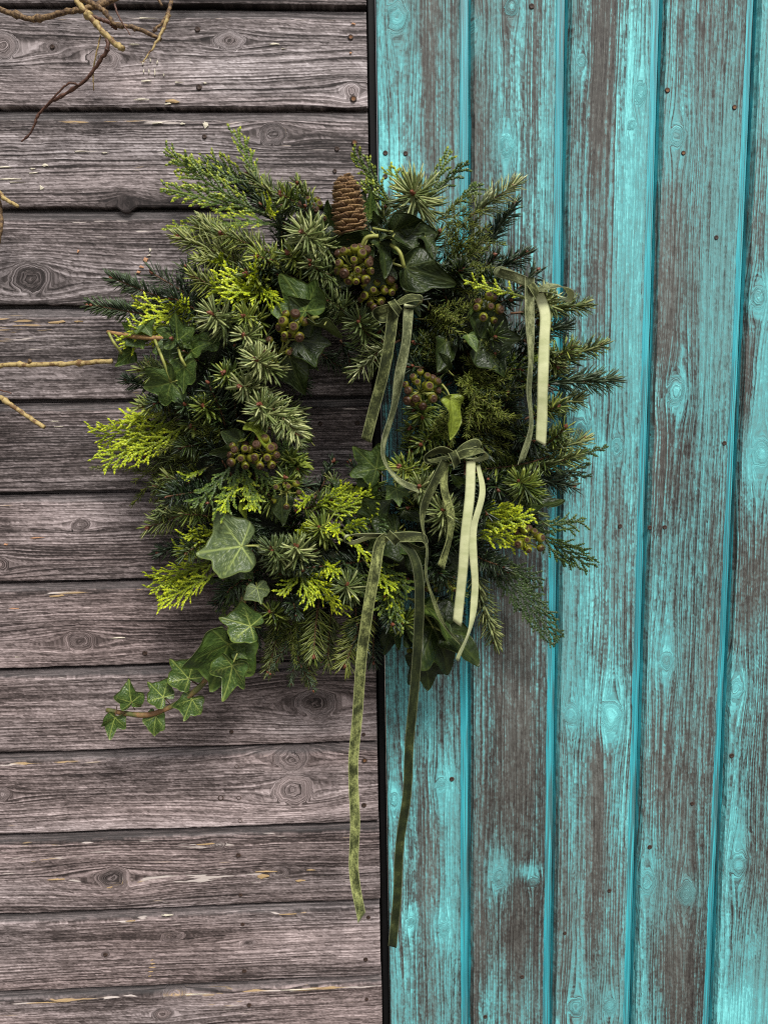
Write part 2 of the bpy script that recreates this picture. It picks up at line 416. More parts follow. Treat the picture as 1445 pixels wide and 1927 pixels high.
for (px, py, t) in NAILS:
    p = at(px, py)
    k = int(math.floor((Z0 - p[2]) / PITCHZ)) + 1
    s = 0.75 if not t else 0.95
    if k in PLANKS: share('nail', NM_TAN if t else NM_DARK, PLANKS[k], np.eye(3), p + np.array([0, -0.0004, 0]), s * rng.uniform(.8, 1.1))
# loose flakes of old paint: px, py, width px, height px, colour
FLK = [plain('cream_paint_flake', (0.50, 0.45, 0.34), (0.64, 0.60, 0.50), .7, 90.0), plain('ochre_paint_flake', (0.26, 0.16, 0.07), (0.44, 0.32, 0.17), .7, 90.0), plain('orange_paint_flake', (0.36, 0.15, 0.07), (0.52, 0.31, 0.18), .7, 90.0)]
def flake_mesh(seed, mat):
    r = np.random.RandomState(seed); n = 9; a = np.sort(r.uniform(0, 2 * math.pi, n)); q = r.uniform(.55, 1.1, n)
    V = [(0, -.5, 0)] + [(q[i] * math.cos(a[i]), -.25 * r.rand(), q[i] * math.sin(a[i])) for i in range(n)] + [(1.04 * q[i] * math.cos(a[i]), .3, 1.04 * q[i] * math.sin(a[i])) for i in range(n)]
    F = [[0, 1 + (i + 1) % n, 1 + i] for i in range(n)] + [[1 + i, 1 + (i + 1) % n, 1 + n + (i + 1) % n, 1 + n + i] for i in range(n)]
    return mesh_data('paint_flake', V, F, [mat], smooth=False)
FLME = [[flake_mesh(7 * c + v, FLK[c]) for v in range(4)] for c in range(3)]
FLAKES = [(280, 34, 34, 5, 0), (252, 84, 26, 3, 0), (278, 153, 22, 5, 0), (268, 187, 34, 4, 0), (338, 155, 16, 5, 0), (325, 191, 26, 10, 1), (318, 196, 14, 5, 0), (517, 83, 22, 4, 0), (535, 92, 10, 3, 0), (386, 157, 8, 4, 0), (270, 120, 3, 9, 0), (271, 134, 3, 7, 0), (284, 112, 3, 14, 0), (281, 135, 3, 9, 0), (297, 118, 3, 10, 0), (292, 136, 3, 14, 0), (309, 140, 3, 12, 0),
          (387, 236, 13, 14, 0), (300, 232, 24, 4, 0), (344, 233, 12, 4, 0), (155, 285, 28, 4, 0), (197, 288, 14, 3, 0), (10, 315, 36, 4, 0), (20, 337, 52, 3, 0), (34, 343, 30, 3, 0), (62, 318, 14, 3, 0), (66, 326, 20, 3, 0), (86, 311, 14, 6, 0), (80, 352, 8, 16, 0),
          (283, 471, 6, 8, 0), (282, 481, 8, 4, 0), (275, 489, 10, 10, 2), (267, 502, 11, 6, 2), (261, 513, 11, 7, 2), (148, 473, 5, 8, 2), (110, 606, 44, 6, 1), (148, 605, 22, 3, 1), (103, 793, 24, 3, 0), (113, 803, 22, 2, 0), (110, 1121, 40, 5, 1), (28, 1145, 24, 3, 2), (12, 1025, 12, 5, 2), (70, 1012, 30, 3, 2), (224, 1200, 34, 3, 0), (34, 1236, 10, 3, 0),
          (315, 1722, 30, 5, 0), (248, 1733, 22, 4, 1), (287, 1806, 9, 3, 1), (288, 1813, 12, 3, 1), (287, 1820, 14, 3, 1), (285, 1828, 12, 3, 1), (283, 1836, 9, 3, 1), (495, 1649, 32, 10, 1), (500, 1640, 44, 5, 1), (110, 1655, 40, 6, 1), (208, 1669, 18, 5, 1), (565, 1657, 26, 5, 1), (585, 1637, 18, 4, 1), (545, 1720, 40, 3, 1), (390, 1588, 50, 4, 1), (370, 1870, 50, 5, 0), (560, 1862, 90, 3, 0), (90, 1886, 80, 3, 1), (660, 100, 5, 4, 2), (665, 45, 10, 4, 2)]
for i, (px, py, fw, fh, c) in enumerate(FLAKES):
    p = at(px, py); k = int(math.floor((Z0 - p[2]) / PITCHZ)) + 1
    if k in PLANKS: share('paint_flake', FLME[c][i % 4], PLANKS[k], np.eye(3), p + np.array([0, -0.0006, 0]), (fw * PXM * .5, .0014, fh * PXM * .5))
vb = np.array([(x, y, z) for x in (XL, XE + 0.010) for y in (0.026, 0.05) for z in (0.0, Z0 + 3 * PITCHZ)])
BOXF = [[0, 1, 3, 2], [4, 6, 7, 5], [0, 4, 5, 1], [2, 3, 7, 6], [0, 2, 6, 4], [1, 5, 7, 3]]
obj('added_light_block', vb, BOXF, [DARKB], cl, smooth=False)  # unseen sheet added behind the planks to block light

# ------------------------------------------------------------------ black post in the gap
XB = float(at(709.5, 100)[0])       # left edge of the turquoise boards
pv = []
zs = np.linspace(0, Z0 + 3 * PITCHZ, 60); rk = np.random.RandomState(5)
for z in zs:
    j = rk.uniform(-.0004, .0004)
    pv += [(XE + 0.0018, 0.05, z), (XE + 0.0018, 0.012 + j, z), (XE + 0.0030, 0.0105 + j, z), (XB - 0.0022, 0.0105 + j, z), (XB - 0.001, 0.012, z), (XB - 0.001, 0.05, z)]
pf = [[i * 6 + j, i * 6 + (j + 1) % 6, (i + 1) * 6 + (j + 1) % 6, (i + 1) * 6 + j] for i in range(59) for j in range(6)] + [[5, 4, 3, 2, 1, 0], [354 + j for j in range(6)]]
tag(obj('corner_post', pv, pf, [BLACK], None, smooth=False), 'narrow black painted post in the gap between the two walls', 'post')

# ------------------------------------------------------------------ turquoise vertical boards
XC = [float(at(x, 15)[0]) for x in (884, 1067, 1246, 1424.5)]
CW = D * 0.1183
STARTS = [XB] + XC + [XC[-1] + CW * i for i in (1, 2, 3)]
bw = thing('board_wall', 'turquoise wall of worn painted vertical boards on the right', 'wall', (XB, 0.0, 0.0))
LIPM, lnt, lb = newmat('turquoise_lip_paint')
lx, ly, lz = objcoord(lnt)
ln = noise(lnt, lx * 420.0, lz * 2.0, orand(lnt) * 9.0, 2.0, 0.6); ln2 = noise(lnt, lx * 40.0, lz * 6.0, 5.0, 2.0); ln3 = noise(lnt, lx * 700.0, lz * 9.0, 8.0, 1.0)
lc = ramp(lnt, 0.5 + (ln - 0.5) * 1.6 + (ln2 - 0.5) * 1.0, [(0.1, (0.018, 0.12, 0.145)), (0.5, (0.030, 0.32, 0.38)), (0.9, (0.06, 0.47, 0.53))])
lc = mixc(lnt, (ln3 + ln2 * 0.55).ss(0.74, 0.92) * 0.8, lc, (0.05, 0.075, 0.075))
setc(lnt, lb, lc); lb.inputs['Roughness'].default_value = 0.45; bump(lnt, lb, ln, 0.3, 0.001)
BKN = {0: [(748, 32, 22, 1.5, .5), (830, 1475, 12, 1.1, .9), (742, 1504, 13, 1.6, .4), (773, 1736, 9, 1.5, .7), (835, 1748, 12, 1.5, .5)],
       1: [(962, 12, 13, 1.4, .8), (889, 46, 11, 1.3, .9), (953, 276, 12, 1.7, .7), (938, 1652, 15, 1.6, .5), (1003, 1660, 12, .9, .8)],
       2: [(1094, 116, 9, 1.2, .5), (1205, 175, 12, 1.8, .6), (1188, 237, 7, 1.3, .6), (1092, 812, 18, 1.5, .2), (1160, 838, 12, 1.6, .8), (1074, 1345, 17, 1.5, .5), (1149, 1346, 23, 1.5, .6), (1083, 1896, 18, 1.5, .6), (1146, 1894, 14, 1.4, .5)],
       3: [(1272, 256, 16, 1.4, .4), (1271, 736, 20, 1.4, .4), (1224, 818, 10, 1.3, .8), (1253, 1244, 15, 1.5, .5), (1218, 1662, 20, 1.5, .6), (1290, 1682, 20, 1.5, .6)],
       4: [(1426, 560, 18, 1.4, .6), (1432, 852, 24, 1.4, .4), (1384, 1296, 22, 1.4, .5), (1390, 1627, 20, 1.6, .5)]}
# more paint (+) or more wear (-): (px, py, rx, ry, weight)
BPT = {0: [(760, 100, 60, 120, .15), (800, 80, 16, 100, -.35), (735, 300, 30, 70, .45), (800, 250, 50, 90, -.12), (806, 1350, 16, 80, .5), (835, 1480, 26, 60, .6), (853, 1560, 14, 200, .55), (775, 1400, 60, 200, -.22), (740, 1505, 14, 30, .6), (772, 1735, 12, 36, .6), (835, 1740, 24, 40, .5), (800, 1620, 30, 160, -.25), (800, 1870, 60, 90, -.12), (750, 1300, 30, 60, .25), (745, 1850, 12, 90, .3)],
       1: [(930, 250, 60, 300, -.25), (930, 30, 50, 50, -.1), (900, 70, 20, 36, .6), (953, 276, 18, 40, .55), (1010, 400, 40, 200, .18), (960, 1300, 70, 300, -.25), (938, 1640, 20, 46, .75), (995, 1640, 26, 18, .8), (960, 1750, 60, 90, -.35), (960, 1500, 60, 120, -.2), (1020, 1110, 22, 150, .25), (925, 1380, 10, 120, .2), (915, 1890, 14, 60, .35)],
       2: [(1128, 160, 24, 180, -.75), (1090, 120, 18, 40, .5), (1195, 120, 34, 130, .45), (1200, 330, 40, 140, .3), (1135, 520, 20, 130, -.5), (1180, 520, 46, 260, .4), (1130, 700, 60, 60, .15), (1095, 820, 26, 44, .3), (1150, 850, 30, 50, .35), (1120, 1320, 70, 60, .45), (1150, 1370, 30, 40, .5), (1120, 1500, 18, 150, -.3), (1075, 1500, 14, 160, .3), (1165, 1550, 14, 160, .2), (1110, 1100, 60, 140, .05), (1083, 1860, 20, 80, .35), (1150, 1890, 18, 30, .5), (1130, 1680, 40, 120, -.12)],
       3: [(1270, 260, 26, 80, .5), (1340, 200, 50, 220, .2), (1260, 560, 26, 200, -.35), (1330, 560, 40, 220, .2), (1271, 740, 30, 50, .6), (1265, 900, 50, 100, -.2), (1320, 850, 30, 160, .1), (1253, 1230, 18, 60, .6), (1280, 1080, 60, 160, -.05), (1260, 1450, 60, 160, -.3), (1235, 1560, 14, 130, .15), (1300, 1680, 22, 40, .35), (1250, 1820, 60, 100, -.35), (1320, 1500, 18, 240, .12)],
       4: [(1430, 150, 30, 400, .25), (1425, 560, 24, 50, .6), (1405, 680, 16, 120, -.5), (1440, 760, 26, 160, .5), (1430, 860, 30, 60, .7), (1410, 1100, 40, 150, -.3), (1384, 1290, 18, 40, .6), (1390, 1580, 18, 90, .55), (1430, 1480, 30, 260, -.35), (1420, 1900, 70, 60, 1.1), (1440, 1780, 40, 90, .4), (1370, 1780, 12, 80, .2)]}
BNAIL = [(725, 288, 0), (763, 289, 0), (725, 332, 0), (763, 332, 0), (1000, 12, 0), (1255, 170, 1), (1285, 288, 1), (1381, 202, 1), (1347, 447, 0), (982, 1838, 0), (913, 1913, 0), (1222, 993, 0), (1250, 992, 0), (1166, 990, 0), (1222, 1594, 0), (1302, 1512, 0), (1376, 1422, 0), (1062, 1756, 0), (850, 1466, 0), (1146, 1676, 0), (1050, 205, 0), (1362, 834, 0)]
COVER = [.47, .38, .52, .50, .50, .48, .48, .48]
ZT = Z0 + 3 * PITCHZ
BLUEW = blue_wood()
ZF0 = float(at(1445, 1927)[2]) - 0.03; ZF1 = float(at(1445, 0)[2]) + 0.03
BOARDS = []
for k, x0 in enumerate(STARTS[:-1]):
    wd = STARTS[k + 1] - x0; shown = k <= 4
    e = 0.0016 if k == 0 else 0.0060      # the first board ends square, the others in a chamfer
    nx = int((wd - 0.0145 - e) / FINE) if shown else 6
    prof = np.array([(0.0, 0.0220), (0.0, 0.0100 if k else 0.0020), (e * .35, 0.0060 if k else 0.0004)] + [(q, 0.0) for q in np.linspace(e, wd - 0.0145, nx)] +
                    [(wd - 0.0134, 0.0012), (wd - 0.0118, 0.0085), (wd - 0.0104, 0.0095), (wd - 0.0008, 0.0100), (wd - 0.0008, 0.0240)])
    m_ = len(prof); j0 = 3; j1 = 3 + nx - 1
    zz = np.concatenate([np.linspace(0.01, ZF0, 30)[:-1], np.linspace(ZF0, ZF1, int((ZF1 - ZF0) / 0.0034) if shown else 60), np.linspace(ZF1, ZT, 8)[1:]]); n = len(zz)
    V = np.zeros((n, m_, 3)); V[:, :, 0] = x0 + prof[None, :, 0]; V[:, :, 1] = prof[None, :, 1]; V[:, :, 2] = zz[:, None]
    w1 = 0.0008 * vnoise(zz * 25, k, 14) + 0.0004 * vnoise(zz * 110, k, 15); w2 = 0.0007 * vnoise(zz * 28, k, 16) + 0.0004 * vnoise(zz * 120, k, 17)
    V[:, 2:4, 0] += w1[:, None] * (1 if k else 0.4); V[:, j1:j1 + 3, 0] += w2[:, None]
    F, fm = [], []
    for i in range(n - 1):
        for j in range(m_):
            F.append([i * m_ + j, i * m_ + (j + 1) % m_, (i + 1) * m_ + (j + 1) % m_, (i + 1) * m_ + j])
            fm.append(1 if (j > j1 + 1 or (j <= 1 and k)) else 0)
    F += [list(range(m_))[::-1], [(n - 1) * m_ + j for j in range(m_)]]; fm += [0, 0]
    org = np.array([x0, 0.0, 0.01])
    def loc(px, py): p = at(px, py) - org; return p[2], p[0]
    kn = [(*loc(a, b_), r * PXM, s_, dk_) for (a, b_, r, s_, dk_) in BKN.get(k, [])]
    pt = [(*loc(a, b_), ry * PXM, rx * PXM, w_) for (a, b_, rx, ry, w_) in BPT.get(k, [])]
    xa = V[:, :, 2] - org[2]; ya = V[:, :, 0] - x0; sd = 23 * k + 900
    psi, km, dk = grain_field(xa, ya, kn, sd, 0.75)
    pc = patches(xa, ya, pt)
    cover = COVER[k] + 0.16 * vnoise(xa * 2.2, psi * 24, sd + 3) + 0.12 * vnoise(xa * 5, psi * 60, sd + 4) + 0.13 * vnoise(xa * 6, ya * 16, sd + 5) + pc * 0.85 + km * 0.18
    tone = 0.5 + 0.12 * vnoise(xa * 3, psi * 30, sd + 6) + 0.1 * vnoise(xa * 6, ya * 14, sd + 7)
    thin = 0.5 + 0.22 * vnoise(xa * 3, ya * 14, sd + 8) + 0.12 * vnoise(xa * 9, psi * 40, sd + 9) + 0.3 * np.clip(pc, -0.5, 1)
    rim = np.zeros_like(xa)                                        # dark broken ring round each knot
    for i, (kx, ky, r, st, d_) in enumerate(kn):
        rho = np.sqrt(((xa - kx) / st) ** 2 + (ya - ky) ** 2) / r
        crack = np.exp(-((rho - 0.55 - 0.25 * vnoise(xa * 90, ya * 90, sd + i)) / 0.10) ** 2) * np.clip(0.35 + vnoise(xa * 55, ya * 70, sd + 30 + i), 0, 1)
        rim = np.maximum(rim, crack * d_ * 0.9)
    V[:, j0:j1 + 1, 1] += -0.0005 * km[:, j0:j1 + 1] + 0.0012 * rim[:, j0:j1 + 1]
    BOARDS.append((x0, wd, obj('board', V.reshape(-1, 3), F, [BLUEW, LIPM], bw, org, fm, smooth=False,
                   attrs=dict(psi=psi.ravel(), dark=rim.ravel(), cover=cover.ravel(), tone=tone.ravel(), thin=thin.ravel()))))
for (px, py, t) in BNAIL:
    p = at(px, py)
    for (x0, wd, o) in BOARDS:
        if x0 + 0.003 <= p[0] < x0 + wd - 0.0145:
            share('nail', NM_TAN if t else NM_DARK, o, np.eye(3), p + np.array([0, -0.0004, 0]), rng.uniform(.6, .85))
vb = np.array([(x, y, z) for x in (XB + 0.002, STARTS[-1]) for y in (0.026, 0.05) for z in (0.0, ZT)])
obj('added_light_block', vb, BOXF, [DARKB], bw, smooth=False)  # same added sheet behind the turquoise boards, keeps light out

# ------------------------------------------------------------------ foliage materials
def leafy(name, stops, rough=0.5, spec=0.4, var='tint', trans=0.0, sheen=0.0):
    """colour picked per needle / scale by the attribute 'tint', drifting a little from sprig to sprig"""
    m, nt, b = newmat(name)
    t = attr(nt, var); r = orand(nt)
    setc(nt, b, ramp(nt, t + (r - 0.5) * 0.22, stops))
    b.inputs['Roughness'].default_value = rough; b.inputs['Specular IOR Level'].default_value = spec
    if trans: b.inputs['Subsurface Weight'].default_value = 0.0
    return m
FIR_TOP = leafy('fir_needle_green', [(0.0, (0.014, 0.024, 0.006)), (0.5, (0.058, 0.092, 0.013)), (0.8, (0.155, 0.200, 0.028)), (1.0, (0.28, 0.32, 0.055))], 0.42, 0.5)
FIR_UND = leafy('fir_needle_underside', [(0.0, (0.05, 0.070, 0.030)), (0.6, (0.13, 0.16, 0.058)), (1.0, (0.27, 0.29, 0.11))], 0.55, 0.3)
PALE_TOP = leafy('pale_needle_green', [(0.0, (0.05, 0.075, 0.026)), (0.5, (0.130, 0.170, 0.046)), (1.0, (0.44, 0.47, 0.20))], 0.42, 0.5)
PALE_UND = leafy('pale_needle_underside', [(0.0, (0.13, 0.16, 0.075)), (0.6, (0.28, 0.315, 0.155)), (1.0, (0.48, 0.50, 0.27))], 0.5, 0.4)
DEEP_TOP = leafy('deep_needle_green', [(0.0, (0.008, 0.016, 0.007)), (0.6, (0.024, 0.046, 0.011)), (1.0, (0.065, 0.105, 0.022))], 0.40, 0.5)
DEEP_UND = leafy('deep_needle_underside', [(0.0, (0.02, 0.035, 0.02)), (1.0, (0.07, 0.10, 0.055))], 0.5, 0.4)
OLIVE = leafy('olive_needle', [(0.0, (0.028, 0.038, 0.006)), (0.6, (0.085, 0.112, 0.014)), (1.0, (0.22, 0.25, 0.040))], 0.5, 0.3)
THUJA = leafy('cypress_green', [(0.0, (0.012, 0.026, 0.006)), (0.45, (0.040, 0.074, 0.010)), (0.75, (0.115, 0.165, 0.016)), (1.0, (0.33, 0.38, 0.025))], 0.5, 0.35)
GOLD = leafy('golden_cypress', [(0.0, (0.050, 0.075, 0.006)), (0.4, (0.16, 0.22, 0.008)), (0.75, (0.36, 0.43, 0.012)), (1.0, (0.56, 0.60, 0.025))], 0.5, 0.35)
TWIGB = plain('brown_twig', (0.050, 0.022, 0.010), (0.13, 0.062, 0.028), 0.7, 260.0)
TWIGG = plain('green_twig', (0.055, 0.065, 0.015), (0.14, 0.13, 0.04), 0.6, 200.0)
BUDM = plain('red_bud', (0.085, 0.022, 0.012), (0.19, 0.065, 0.032), 0.5, 420.0)
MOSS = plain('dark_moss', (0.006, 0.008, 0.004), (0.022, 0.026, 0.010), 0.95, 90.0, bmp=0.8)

VIEW = np.array([0.0, -1.0, 0.0])    # out of the wall
def needles(P, Dr, U, L, W, curve, tint):
    """each needle: triangular section, three rings and a tip; face material 0 above, 1 below"""
    n = len(P); Dr = nrm(Dr); Sd = nrm(np.cross(Dr, U)); Un = np.cross(Sd, Dr)
    L = np.broadcast_to(L, n)[:, None]; W = np.broadcast_to(W, n)[:, None]; curve = np.broadcast_to(curve, n)[:, None]
    rings = []
    for s, ww in ((0.0, 0.55), (0.32, 1.0), (0.78, 0.9)):
        c = P + Dr * L * s + Un * (curve * L * s * s)
        rings += [c + Sd * W * 0.5 * ww, c - Sd * W * 0.5 * ww, c + Un * W * 0.34 * ww]
    rings.append(P + Dr * L + Un * (curve * L))
    V = np.stack(rings, 1).reshape(-1, 3)
    base = np.arange(n)[:, None] * 10
    fq, fm = [], []
    for r in (0, 3):
        for a, b_, mt in ((0, 1, 1), (1, 2, 0), (2, 0, 0)):
            fq.append(base + np.array([[r + a, r + b_, r + 3 + b_, r + 3 + a]])); fm.append(np.full(n, mt))
    F = np.concatenate(fq).tolist(); M = np.concatenate(fm).tolist()
    for a, b_, mt in ((6, 7, 1), (7, 8, 0), (8, 6, 0)):
        F += (base + np.array([[a, b_, 9]])).tolist(); M += [mt] * n
    return V, F, M, np.repeat(np.asarray(tint), 10)

BUD_V, BUD_F = None, None
def bud_mesh():
    prof = [(0.0, -0.3), (0.42, -0.2), (0.5, 0.15), (0.33, 0.6), (0.0, 1.0)]; n = 6; V = []; F = []
    for r, h in prof:
        for j in range(n): V.append((r * math.cos(j * 2 * math.pi / n), r * math.sin(j * 2 * math.pi / n), h))
    for i in range(len(prof) - 1):
        for j in range(n): F.append([i * n + j, i * n + (j + 1) % n, (i + 1) * n + (j + 1) % n, (i + 1) * n + j])
    return mesh_data('bud', V, F, [BUDM])
BUDME = bud_mesh()
def axes_to(d, up=(0, 0, 1)):
    """matrix whose z axis points along d"""
    d = nrm(d); u = np.asarray(up, float)
    if abs(d @ u) > 0.95: u = np.array([1.0, 0, 0])
    x = nrm(np.cross(u, d)); y = np.cross(d, x)
    return np.stack([x, y, d], 1)

# ------------------------------------------------------------------ the wreath
WC = at(662, 792, 0.06)
wreath = thing('evergreen_wreath', 'big round wreath of fir, cypress and ivy hung where grey planks meet turquoise boards', 'wreath', at(662, 1230, 0.0))

def fir(base, tip, kind='fir', nl=0.026, nw=0.0028, dens=1.0, spread=62, sag=0.0, start=0.12, laterals=0, buds=2, flat=0.0, tr=0.0016, seed=None, tint0=0.5):
    """a sprig: bare twig, needles set round it in a spiral, reddish buds at its tips"""
    r = np.random.RandomState(seed if seed is not None else rng.randint(1 << 30))
    B, T = at(*base), at(*tip)
    ln = np.linalg.norm(T - B); ax = (T - B) / ln
    side = nrm(np.cross(ax, VIEW + 0.3 * r.randn(3)))
    mid = (B + T) / 2 + side * r.uniform(-.06, .06) * ln + np.array([0, 0, -1]) * sag * ln
    paths = [(spline([B, mid, T], 14), 1.0)]
    for k in range(laterals):
        s0 = 0.25 + 0.5 * (k + r.uniform(0, .6)) / max(laterals, 1); pb = paths[0][0][int(s0 * 13)]
        sg = 1 if k % 2 else -1
        dl = nrm(ax * 0.75 + side * sg * r.uniform(.5, .8) - VIEW * r.uniform(-.35, .35))
        ll = ln * r.uniform(.38, .55)
        paths.append((spline([pb, pb + dl * ll * .5 + r.randn(3) * .002, pb + (dl + ax * .25) * ll * .95], 10), 0.8))
    m0 = {'fir': (FIR_TOP, FIR_UND), 'pale': (PALE_TOP, PALE_UND), 'deep': (DEEP_TOP, DEEP_UND), 'olive': (OLIVE, OLIVE)}[kind]
    tw = [tube(p, np.linspace(tr, tr * 0.55, len(p)) * f, 5) for p, f in paths]
    tv, tf, _ = merge(tw)
    o = obj('fir_sprig' if kind != 'olive' else 'juniper_sprig', tv, tf, [TWIGB if kind != 'olive' else TWIGG], wreath, B)
    NP, ND, NU, NL, NT = [], [], [], [], []
    for p, f in paths:
        seg = np.linalg.norm(np.diff(p, axis=0), axis=1).sum()
        n = int(seg / 0.00066 * dens * (0.026 / nl) ** 0.3)
        s = np.sort(r.uniform(start if f == 1.0 else 0.15, 1.0, n)); q = s * (len(p) - 1); i = np.minimum(q.astype(int), len(p) - 2); t_ = (q - i)[:, None]
        pos = p[i] * (1 - t_) + p[i + 1] * t_; tan = nrm(p[i + 1] - p[i])
        a1 = nrm(np.cross(tan, np.array([0.2, -0.5, 0.84]))); a2 = np.cross(tan, a1)
        ph = np.arange(n) * 2.39996 + r.uniform(0, 6) + r.normal(0, .35, n)
        rad = np.cos(ph)[:, None] * a1 + np.sin(ph)[:, None] * a2
        if flat:
            sd = nrm(np.cross(tan, VIEW)); rad = nrm(rad * (1 - flat) + sd * np.sign((rad * sd).sum(1))[:, None] * flat)
        al = np.radians(spread * (1 - 0.55 * np.clip((s - 0.80) / 0.2, 0, 1) * r.uniform(.5, 1, n)) + r.normal(0, 9, n))
        d = tan * np.cos(al)[:, None] + rad * np.sin(al)[:, None] + r.normal(0, .07, (n, 3))
        NP.append(pos); ND.append(d); NU.append(nrm(tan * 1.0 - rad * .25) + np.array([0, -.12, .35])); NL.append(nl * f * (0.72 + 0.28 * np.sin(np.pi * np.clip(s * .8 + .18, 0, 1))) * r.uniform(.78, 1.08, n))
        NT.append(np.clip(tint0 + r.normal(0, .24, n) + 0.16 * (s - .5), 0, 1))
    NP, ND, NU, NL, NT = map(np.concatenate, (NP, ND, NU, NL, NT))
    v, fcs, fm, tt = needles(NP, ND, NU, NL, nw * r.uniform(.85, 1.12, len(NP)), r.normal(.10, .10, len(NP)), NT)
    obj('needles', v, fcs, list(m0), o, B, fm, True, dict(tint=tt), kind='stuff')
    for p, f in (paths if kind != 'olive' else []):
        d0 = nrm(p[-1] - p[-2])
        for k in range(buds if f == 1.0 else 1):
            share('bud', BUDME, o, axes_to(d0 + r.randn(3) * .45), p[-1] + d0 * 0.001 + r.randn(3) * 0.0011, 0.0048 * r.uniform(.7, 1.15))
    return o

SC_V = np.array([(0, 0, 0), (.5, .45, .05), (0, .45, .30), (-.5, .45, .05), (0, .45, -.22), (0, 1.15, .04)])
SC_F = [[0, 1, 2], [0, 2, 3], [0, 3, 4], [0, 4, 1], [5, 2, 1], [5, 3, 2], [5, 4, 3], [5, 1, 4]]
def spray(base, tip, kind='cypress', width=0.5, roll=0.0, fine=1.0, curl=0.0, seed=None, tint0=0.42, sl=0.0062, sw=0.0044, tiptint=0.35, n_side=None):
    """flat fern-like spray of scale leaves: stem, alternate side branches, branchlets"""
    r = np.random.RandomState(seed if seed is not None else rng.randint(1 << 30))
    B, T = at(*base), at(*tip); ln = np.linalg.norm(T - B); ax = (T - B) / ln
    sd = nrm(np.cross(ax, VIEW)); nr = nrm(np.cross(sd, ax))
    if nr @ VIEW < 0: nr = -nr
    c, s_ = math.cos(roll), math.sin(roll); sd, nr = sd * c + nr * s_, nr * c - sd * s_
    POS, DIR, NOR, SZ, TN = [], [], [], [], []
    def chain(p0, d0, length, size, t0, t1, bend):
        k = max(2, int(length / (sl * 0.50 * fine))); p = p0.copy(); d = d0.copy(); out = []
        for i in range(k):
            f = i / k
            POS.append(p.copy()); DIR.append(d + r.normal(0, .05, 3)); NOR.append(nr + r.normal(0, .18, 3)); SZ.append(size * (1 - .25 * f)); TN.append(t0 + (t1 - t0) * f + r.normal(0, .06))
            p = p + d * (length / k); d = nrm(d + bend * (1.0 / k) + r.normal(0, .03, 3)); out.append((p.copy(), d.copy(), f))
        return out
    wild = 0.22 if kind == 'gold' else 0.10
    main = chain(B, ax, ln, sl * 1.05, tint0 - .25, tint0 + tiptint * .6, nr * curl + np.array([0, 0, -1]) * abs(curl) * .4)
    ns = n_side or max(8, int(ln / 0.0072)); sg = 1
    for q in range(ns):
        f = 0.10 + 0.88 * q / ns; p, d, _ = main[min(int(f * len(main)), len(main) - 1)]
        sg = -sg; w_ = ln * width * (math.sin(math.pi * min(1, f * .85 + .12)) ** .8) * r.uniform(.7, 1.1)
        dl = nrm(d * 0.86 + sd * sg * (0.54 if kind != 'gold' else 0.66) + nr * r.normal(0, wild))
        br = chain(p, dl, w_, sl * .95, tint0 - .12, tint0 + tiptint, d * 0.55)
        m2 = int(w_ / (0.0080 if kind != 'gold' else 0.0070)); g = 1
        for u in range(1, m2 + 1):
            ff = u / (m2 + .6); p2, d2, _ = br[min(int(ff * len(br)), len(br) - 1)]; g = -g
            dl2 = nrm(d2 * .88 + nrm(np.cross(nr, d2)) * g * (.46 if kind != 'gold' else .60) + nr * r.normal(0, wild * 1.4))
            chain(p2, dl2, max(0.009, w_ * .46 * (1 - ff * .5)) * r.uniform(.7, 1.15), sl * .88, tint0 - .02, tint0 + tiptint * 1.15, d2 * .35)
    POS, DIR, NOR = np.array(POS), nrm(np.array(DIR)), nrm(np.array(NOR)); SZ = np.array(SZ); TN = np.clip(np.array(TN), 0, 1)
    Sx = nrm(np.cross(DIR, NOR)); Nz = np.cross(Sx, DIR)
    V = POS[:, None] + SZ[:, None, None] * (SC_V[None, :, 0:1] * (sw / sl) * 1.05 * Sx[:, None] + SC_V[None, :, 1:2] * DIR[:, None] + SC_V[None, :, 2:3] * (sw / sl) * Nz[:, None])
    F = (np.arange(len(POS))[:, None, None] * 6 + np.array(SC_F)[None]).reshape(-1, 3)
    stem = [p for p, d, f in main]
    tv, tf = tube(np.vstack([B - ax * .01, stem[::3]]), np.linspace(.0011, .0005, len(stem[::3]) + 1), 5)
    o = obj('cypress_spray' if kind != 'gold' else 'golden_cypress_spray', tv, tf, [TWIGG], wreath, B)
    obj('scale_leaves', V.reshape(-1, 3), F, [THUJA if kind != 'gold' else GOLD], o, B, None, False, dict(tint=np.repeat(TN, 6)), kind='stuff')
    return o

